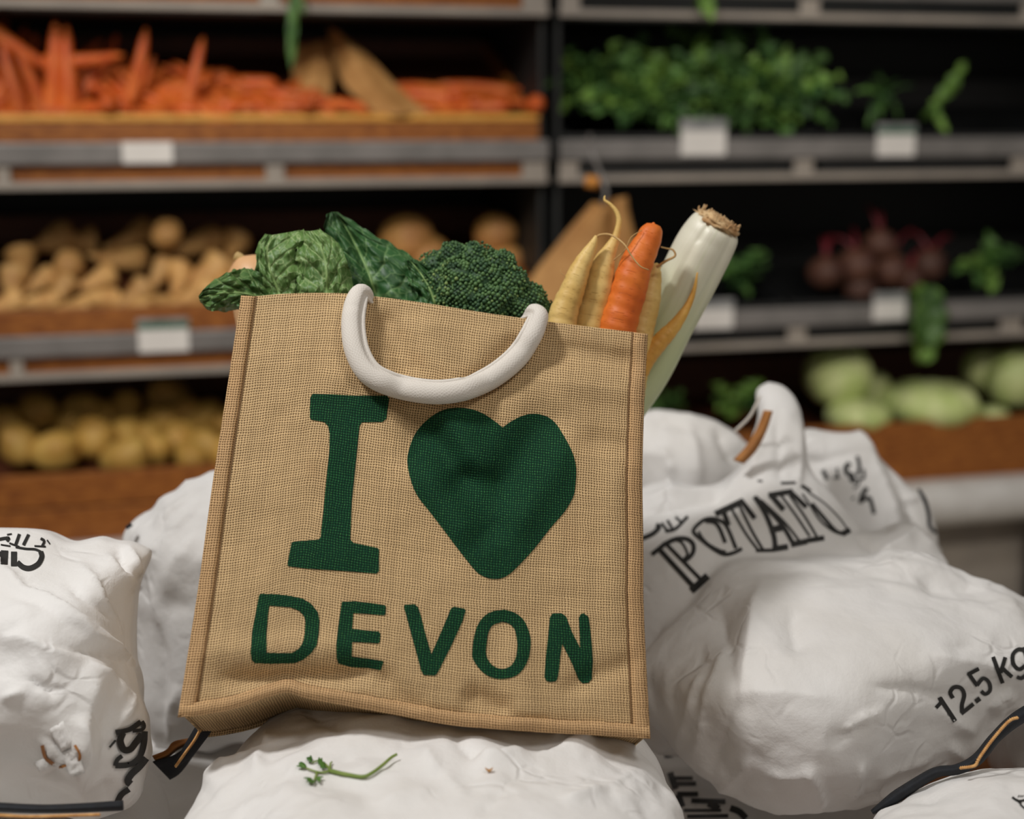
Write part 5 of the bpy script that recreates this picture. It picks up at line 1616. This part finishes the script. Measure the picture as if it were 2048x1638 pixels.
for (px, py, r) in FLO:
    # height on the dome decides the distance
    ex, ey = (px - 965) / 150.0, (py - 640) / 150.0
    dz = 0.055 * math.sqrt(max(0.0, 1 - min(1, ex * ex + ey * ey)))
    c = P(px, py, bd - dz)
    R = r / FPX * bd
    nb_ = int(270 * (r / 36.0) ** 2)
    i = np.arange(nb_) + 0.5
    phi = np.arccos(1 - 2 * i / nb_); th = math.pi * (1 + 5 ** 0.5) * i
    dirs = np.stack([np.cos(th) * np.sin(phi), np.sin(th) * np.sin(phi), np.cos(phi)], 1)
    out = (c - P(965, 700, bd + 0.02)); out /= np.linalg.norm(out)
    dirs = dirs[dirs @ out > -0.35]
    rr = R * (0.93 + 0.17 * vnoise(dirs * 2.6 + px, 3) + rs.uniform(-0.05, 0.05, len(dirs)))
    cen_ = c + dirs * rr[:, None]
    br = R * 0.088 * rs.uniform(0.75, 1.35, len(dirs))
    V = (cen_[:, None, :] + icv[None] * br[:, None, None]).reshape(-1, 3)
    F = [tuple(q + 12 * k for q in fc) for k in range(len(dirs)) for fc in icf]
    tone = np.repeat(np.clip(rs.rand(len(dirs)) * 0.75 + 0.35 * vnoise(dirs * 3 + py, 8) + rs.uniform(-0.1, 0.15), 0, 1), 12)
    core = icv
    bm = bmesh.new(); bmesh.ops.create_icosphere(bm, subdivisions=3, radius=1.0)
    sv = np.array([q.co[:] for q in bm.verts]) * R * 0.86; sf = [tuple(q.index + len(V) for q in p.verts) for p in bm.faces]; bm.free()
    V2 = np.vstack([V, sv + c])
    build('floret', V2, F + sf, M_BROC, bc, attr={'tone': np.concatenate([tone, np.full(len(sv), 0.05)])})
for px, py in ((905, 640), (960, 660), (1015, 660), (965, 640)):
    v, f = sweep(np.array([P(px, py - 20, bd), P(968, 740, bd + 0.02)]), [0.008, 0.014], 10)
    build('stalk', v, f, M_BROCSTEM, bc)
for px, py, l in ((922, 612, 20), (945, 616, 18), (900, 606, 16), (975, 620, 18)):
    o = ruffled_leaf('leaf', l / FPX * bd, 0.35 * l / FPX * bd, M_BROCSTEM, int(px), parent=bc, xf=(dir_frame(UP * 1.0 + RIGHT * 0.1 - FWD * 0.1, -FWD), P(px, py + 6, bd - 0.062)), ruffle=0.1, bend=0.1)

# root vegetables: (px, py, radius px) from the bag up to the tip
def root_mat(name, c1, c2, c3, sc):
    k = NT(name)
    tc = k.n('ShaderNodeTexCoord').outputs['Object']
    uv = k.n('ShaderNodeUVMap').outputs[0]
    col = k.mix(k.ramp(k.noise(tc, sc, 5), 0.3, 0.7), srgb(c1), srgb(c2))
    mp = k.n('ShaderNodeMapping'); mp.inputs['Scale'].default_value = (60, 3.0, 1); k.l(uv, mp.inputs[0])
    rg = k.noise(mp.outputs[0], 2.2, 3)
    col = k.mix(k.math('MULTIPLY', k.ramp(rg, 0.60, 0.76), 0.4), col, srgb(c3))
    k.l(col, k.b.inputs['Base Color'])
    k.b.inputs['Roughness'].default_value = 0.5
    k.b.inputs['Specular IOR Level'].default_value = 0.4
    k.bump(k.math('SUBTRACT', k.math('MULTIPLY', k.noise(tc, 150, 4), 0.3), k.ramp(rg, 0.58, 0.72)), 0.5, 0.0012)
    return k.m
M_YEL = root_mat('yellow_carrot_skin', (228, 196, 124), (214, 174, 96), (176, 130, 64), 30)
M_YEL2 = root_mat('golden_carrot_skin', (222, 172, 84), (206, 148, 60), (160, 104, 40), 30)
M_ORA = root_mat('orange_carrot_skin', (228, 124, 46), (212, 98, 30), (166, 68, 24), 26)
M_HAIR = mat('root_hair', (206, 170, 112), (180, 140, 84), 60, rough=0.7)

def root_veg(name, label, pts, d, m, seed, knob=0.05, ring=0.03, group=None, cat='carrot', dd=None):
    n = 90
    arr = np.array(pts, float)
    C3 = catmull(arr, n)
    dep = d + (np.interp(np.linspace(0, 1, n), np.linspace(0, 1, len(dd)), dd) if dd else 0)
    dep = np.broadcast_to(dep, (n,))
    path = np.array([P(c[0], c[1], e) for c, e in zip(C3, dep)])
    r = np.clip(C3[:, 2], 0.4, None) / FPX * d
    rs = np.random.RandomState(seed)
    ph = rs.rand(8) * 6
    rg = vnoise(np.stack([np.linspace(0, 22, n), np.zeros(n), np.full(n, seed)], 1), seed)
    def bump(s, a):
        return 1 + ring * rg[:, None] + knob * np.sin(a * 2 + ph[0] + s * 7) * 0.6 + knob * np.sin(a + ph[1] + s * 19) * 0.8 + ring * np.sin(s * 95 + ph[2] + np.sin(a + ph[3]) * 1.5) * 0.5
    v, f = sweep(path, r, 26, bump)
    uv = np.zeros((len(v), 2)); uv[:n * 26, 0] = np.repeat(np.linspace(0, 1, n), 26); uv[:n * 26, 1] = np.tile(np.abs(np.linspace(-1, 1, 26)), n)
    root = thing(name, label, cat, path[0], group)
    build('root', v, f, m, root, uv=uv)
    return root
def hair(parent, pts, w=1.4):
    c = catmull(pts, 40)
    v, f = sweep(np.array([P(*q) for q in c]), np.linspace(w, w * 0.45, 40) / FPX * 1.45, 6)
    return build('root_hair', v, f, M_HAIR, parent)

RD = bag_depth(1200, 640) + 0.035
c1 = root_veg('yellow_carrot', 'pale yellow carrot leaning leftmost beside the handle', [(1095, 760, 30), (1118, 680, 29), (1128, 628, 28), (1140, 590, 26), (1156, 550, 22), (1172, 515, 16), (1186, 488, 9), (1193, 472, 3.5)], RD - 0.004, M_YEL, 1)
hair(c1, [(1192, 476, RD - 0.004), (1200, 470, RD - 0.008), (1222, 470, RD - 0.022), (1248, 488, RD - 0.034), (1262, 510, RD - 0.036), (1280, 532, RD - 0.037), (1298, 540, RD - 0.036)], 2.6)
hair(c1, [(1130, 552, RD - 0.008), (1122, 545, RD - 0.008), (1121, 538, RD - 0.008)], 0.8)
c2 = root_veg('yellow_carrot', 'pale carrot with a long tail whipping up highest', [(1160, 780, 33), (1172, 700, 33), (1183, 640, 32), (1193, 590, 30), (1203, 545, 27), (1213, 515, 20), (1225, 490, 12), (1234, 465, 7.5), (1238, 440, 6), (1232, 422, 4.5), (1220, 408, 3.5), (1209, 400, 2.8), (1210, 391, 1.2)], RD + 0.012, M_YEL, 2)
hair(c2, [(1228, 520, RD - 0.006), (1250, 500, RD - 0.012), (1262, 475, RD - 0.012), (1284, 460, RD - 0.008)], 1.6)
c3 = root_veg('orange_carrot', 'bright orange carrot standing between the pale ones', [(1210, 800, 40), (1222, 720, 39), (1238, 650, 38), (1254, 590, 37), (1268, 545, 35), (1283, 508, 31), (1295, 482, 26), (1301, 467, 24), (1305, 457, 20), (1307, 450, 14)], RD + 0.004, M_ORA, 3, knob=0.04, ring=0.03)
v, f = sweep(catmull([P(1304, 458, RD), P(1307, 450, RD), P(1306, 445, RD)], 8), np.array([8, 7, 6.5, 6, 5, 4, 3, 2]) / FPX * RD, 10)
build('crown_stub', v, f, M_ORA, c3)
c4 = root_veg('yellow_carrot', 'pale carrot squeezed between the orange carrot and the leek', [(1262, 790, 26), (1276, 720, 26), (1286, 650, 25), (1297, 600, 23), (1306, 560, 18), (1311, 538, 12), (1318, 530, 6)], RD + 0.03, M_YEL, 4)
hair(c4, [(1314, 534, RD + 0.012), (1332, 522, RD + 0.006), (1350, 512, RD + 0.004), (1346, 500, RD + 0.004), (1334, 497, RD + 0.004), (1322, 494, RD + 0.0)], 3.2)
c5 = root_veg('yellow_carrot', 'slender golden carrot lying against the leek', [(1270, 760, 20), (1296, 712, 19), (1322, 682, 17), (1350, 650, 13), (1374, 615, 8), (1388, 580, 4.5), (1395, 545, 1.5)], RD + 0.028, M_YEL2, 5, knob=0.03)

# leek
LD = RD + 0.075
def leek_mat():
    k = NT('leek_skin')
    uv = k.n('ShaderNodeUVMap').outputs[0]
    sp = k.n('ShaderNodeSeparateXYZ'); k.l(uv, sp.inputs[0])
    col = k.mix(k.ramp(sp.outputs[0], 0.25, 0.95), srgb((196, 206, 158)), srgb((228, 224, 206)))
    mp = k.n('ShaderNodeMapping'); mp.inputs['Scale'].default_value = (1.2, 60, 1); k.l(uv, mp.inputs[0])
    st = k.noise(mp.outputs[0], 2.0, 4)
    col = k.mix(k.math('MULTIPLY', k.ramp(st, 0.5, 0.75), 0.35), col, srgb((178, 194, 136)))
    k.l(col, k.b.inputs['Base Color'])
    k.b.inputs['Roughness'].default_value = 0.35
    k.bump(st, 0.25, 0.001)
    return k.m
M_LEEK = leek_mat()
M_LEEKROOT = mat('leek_root', (206, 176, 132), (170, 130, 86), 60, rough=0.8, bump=0.002, bscale=200)
lk = thing('leek', 'thick white leek with its trimmed root end pointing up right', 'leek', P(1270, 780, LD + 0.03))
n = 70
C3 = catmull([(1240, 810, 54), (1290, 735, 54), (1335, 640, 56), (1375, 560, 58), (1405, 500, 58), (1422, 470, 55), (1431, 455, 51), (1435, 449, 46)], n)
path = np.array([P(c[0], c[1], LD + 0.03 - 0.055 * i_ / (n - 1)) for i_, c in enumerate(C3)])
s_ = np.linspace(0, 1, n)
def lbump(s, a):
    g = 0
    for ph, dp, s0 in ((0.5, 0.10, 0.35), (2.6, 0.06, 0.0), (3.7, 0.08, 0.3), (4.9, 0.10, 0.25), (5.6, 0.05, 0.5)):
        dlt = np.arctan2(np.sin(a - ph - 0.12 * s), np.cos(a - ph - 0.12 * s))
        g = g - dp * np.exp(-(dlt / 0.10) ** 2) * np.clip((s - s0) * 3, 0, 1) + 0.05 * np.where((dlt > 0) & (dlt < 0.9), 1 - dlt / 0.9, 0) * np.clip((s - s0) * 3, 0, 1)
    return 1 + g
v, f = sweep(path, C3[:, 2] / FPX * LD, 72, lbump)
uv = np.zeros((len(v), 2)); uv[:n * 72, 0] = np.repeat(s_, 72); uv[:n * 72, 1] = np.tile(np.abs(np.linspace(-1, 1, 72)), n)
build('shaft', v, f, M_LEEK, lk, uv=uv)
rs = np.random.RandomState(6)
ax = path[-1] - path[-8]; ax /= np.linalg.norm(ax)
sx = np.cross(ax, FWD); sx /= np.linalg.norm(sx)
sy = np.cross(ax, sx)
a_, r_ = np.meshgrid(np.linspace(0, 2 * math.pi, 28, endpoint=False), np.linspace(0.02, 1, 9), indexing='ij')
top = path[-1]
mb = MB()
bm = bmesh.new(); bmesh.ops.create_icosphere(bm, subdivisions=4, radius=1.0)
sv = np.array([q.co[:] for q in bm.verts]); sf = [tuple(q.index for q in p.verts) for p in bm.faces]; bm.free()
nz_ = vnoise(sv * 5, 4) * 0.22 + vnoise(sv * 12, 5) * 0.14
loc_ = path[-1] + ax * 0.001
R1 = 45 / FPX * LD
vv = (sv[:, :1] * sx * R1 * 1.0 + sv[:, 1:2] * sy * R1 * 1.0 + sv[:, 2:3] * ax * R1 * 0.34) * (1 + nz_)[:, None] + loc_
plate = build('root_plate', vv, sf, M_LEEKROOT, lk)
for i in range(46):
    a, rr = rs.uniform(0, 6.28), rs.uniform(0.3, 1.05)
    p0 = loc_ + (sx * math.cos(a) + sy * math.sin(a)) * R1 * rr
    e = p0 + ax * rs.uniform(0.003, 0.010) + (sx * math.cos(a) + sy * math.sin(a)) * rs.uniform(0, 0.005)
    v, f = sweep(catmull([p0, (p0 + e) / 2 + sx * rs.uniform(-0.002, 0.002), e], 6), [0.0014, 0.0013, 0.0012, 0.0011, 0.001, 0.0008], 5)
    build('rootlet', v, f, M_LEEKROOT, plate)

# ------------------------------------------------------------------ green sprig and flake on the front sack
croot, cbvh = SACKS['C']
def on_sack(px, py, lift=0.001):
    r = ray(px, py); r /= np.linalg.norm(r)
    hit = cbvh.ray_cast(Vector(CAM.tolist()), Vector(r.tolist()))
    return np.array(hit[0]) + np.array([0, 0, lift])
M_SPRIG = mat('sprig_stem', (132, 150, 74), (112, 134, 58), 60, rough=0.5)
M_SPRIGLEAF = mat('sprig_leaf', (84, 124, 46), (60, 100, 36), 60, rough=0.5)
sp = thing('carrot_top_sprig', 'small green carrot-top sprig lying on the front sack', 'sprig', on_sack(700, 1553))
st = [(660, 1544, 0.001), (690, 1551, 0.001), (725, 1556, 0.0015), (745, 1548, 0.004), (765, 1533, 0.008), (782, 1518, 0.013), (794, 1511, 0.016)]
p3 = np.array([on_sack(x, y, 0) for x, y, _ in [(s[0], s[1] + 2, 0) for s in st]]) + np.array([[0, 0, s[2]] for s in st])
p3 = np.array([P(s[0], s[1], to_px(q)[2] - s[2] * 0.4) for s, q in zip(st, p3)]) + np.array([0, 0, 0.0012])
v, f = sweep(catmull(p3, 40), np.linspace(0.0019, 0.0012, 40), 8)
build('stem', v, f, M_SPRIG, sp)
for pts in ([(660, 1544), (648, 1530), (634, 1526), (625, 1530)], [(660, 1545), (650, 1549), (634, 1548), (612, 1540)], [(634, 1548), (632, 1556), (628, 1566)], [(660, 1544), (661, 1532), (664, 1528)]):
    q = np.array([on_sack(x, y, 0.002) for x, y in pts])
    v, f = sweep(catmull(q, 14), np.linspace(0.0012, 0.0007, 14), 6)
    build('leaf_stalk', v, f, M_SPRIG, sp)
rs = np.random.RandomState(2)
for (cx, cy, aim) in ((622, 1530, 2.2), (612, 1540, 3.0), (606, 1538, 2.6), (628, 1566, 4.5), (622, 1562, 4.0), (634, 1560, 5.2), (640, 1536, 1.6), (644, 1542, 0.6)):
    for k in range(4):
        a = aim + rs.uniform(-1.0, 1.0)
        l = rs.uniform(9, 17)
        tip = (cx + l * math.cos(a), cy - l * 0.8 * math.sin(a))
        A0, A1 = on_sack(cx, cy, 0.0028), on_sack(*tip, 0.0038)
        dv_ = A1 - A0
        sd_ = np.cross(dv_, [0, 0, 1.0]); sd_ /= np.linalg.norm(sd_) + 1e-9
        w_ = 0.0010
        G = np.zeros((6, 3, 3))
        for i in range(6):
            t = i / 5
            for j in range(3):
                G[i, j] = A0 + dv_ * t + sd_ * (j - 1) * w_ * (0.3 + 1.2 * math.sin(math.pi * min(1, t * 0.85 + 0.12)))
        v, f = solid_grid(G, G - np.array([0, 0, 0.0004]))
        build('leaflet', v, f, M_SPRIGLEAF, sp)
fk = on_sack(978, 1545, 0.0008)
G = np.zeros((6, 5, 3))
for i in range(6):
    for j in range(5):
        u_, v_ = i / 5 * 2 - 1, j / 4 * 2 - 1
        G[i, j] = fk + np.array([0.0032 * u_, 0.0022 * v_ * (1 - 0.5 * u_ * u_), 0.0025 * (abs(u_) ** 1.5) + 0.001])
v, f = solid_grid(G, G - np.array([0, 0, 0.0004]))
o = build('skin_flake', v, f, M_KRAFT, None)
tag(o, 'tiny brown flake of root skin lying on the front sack', 'flake')
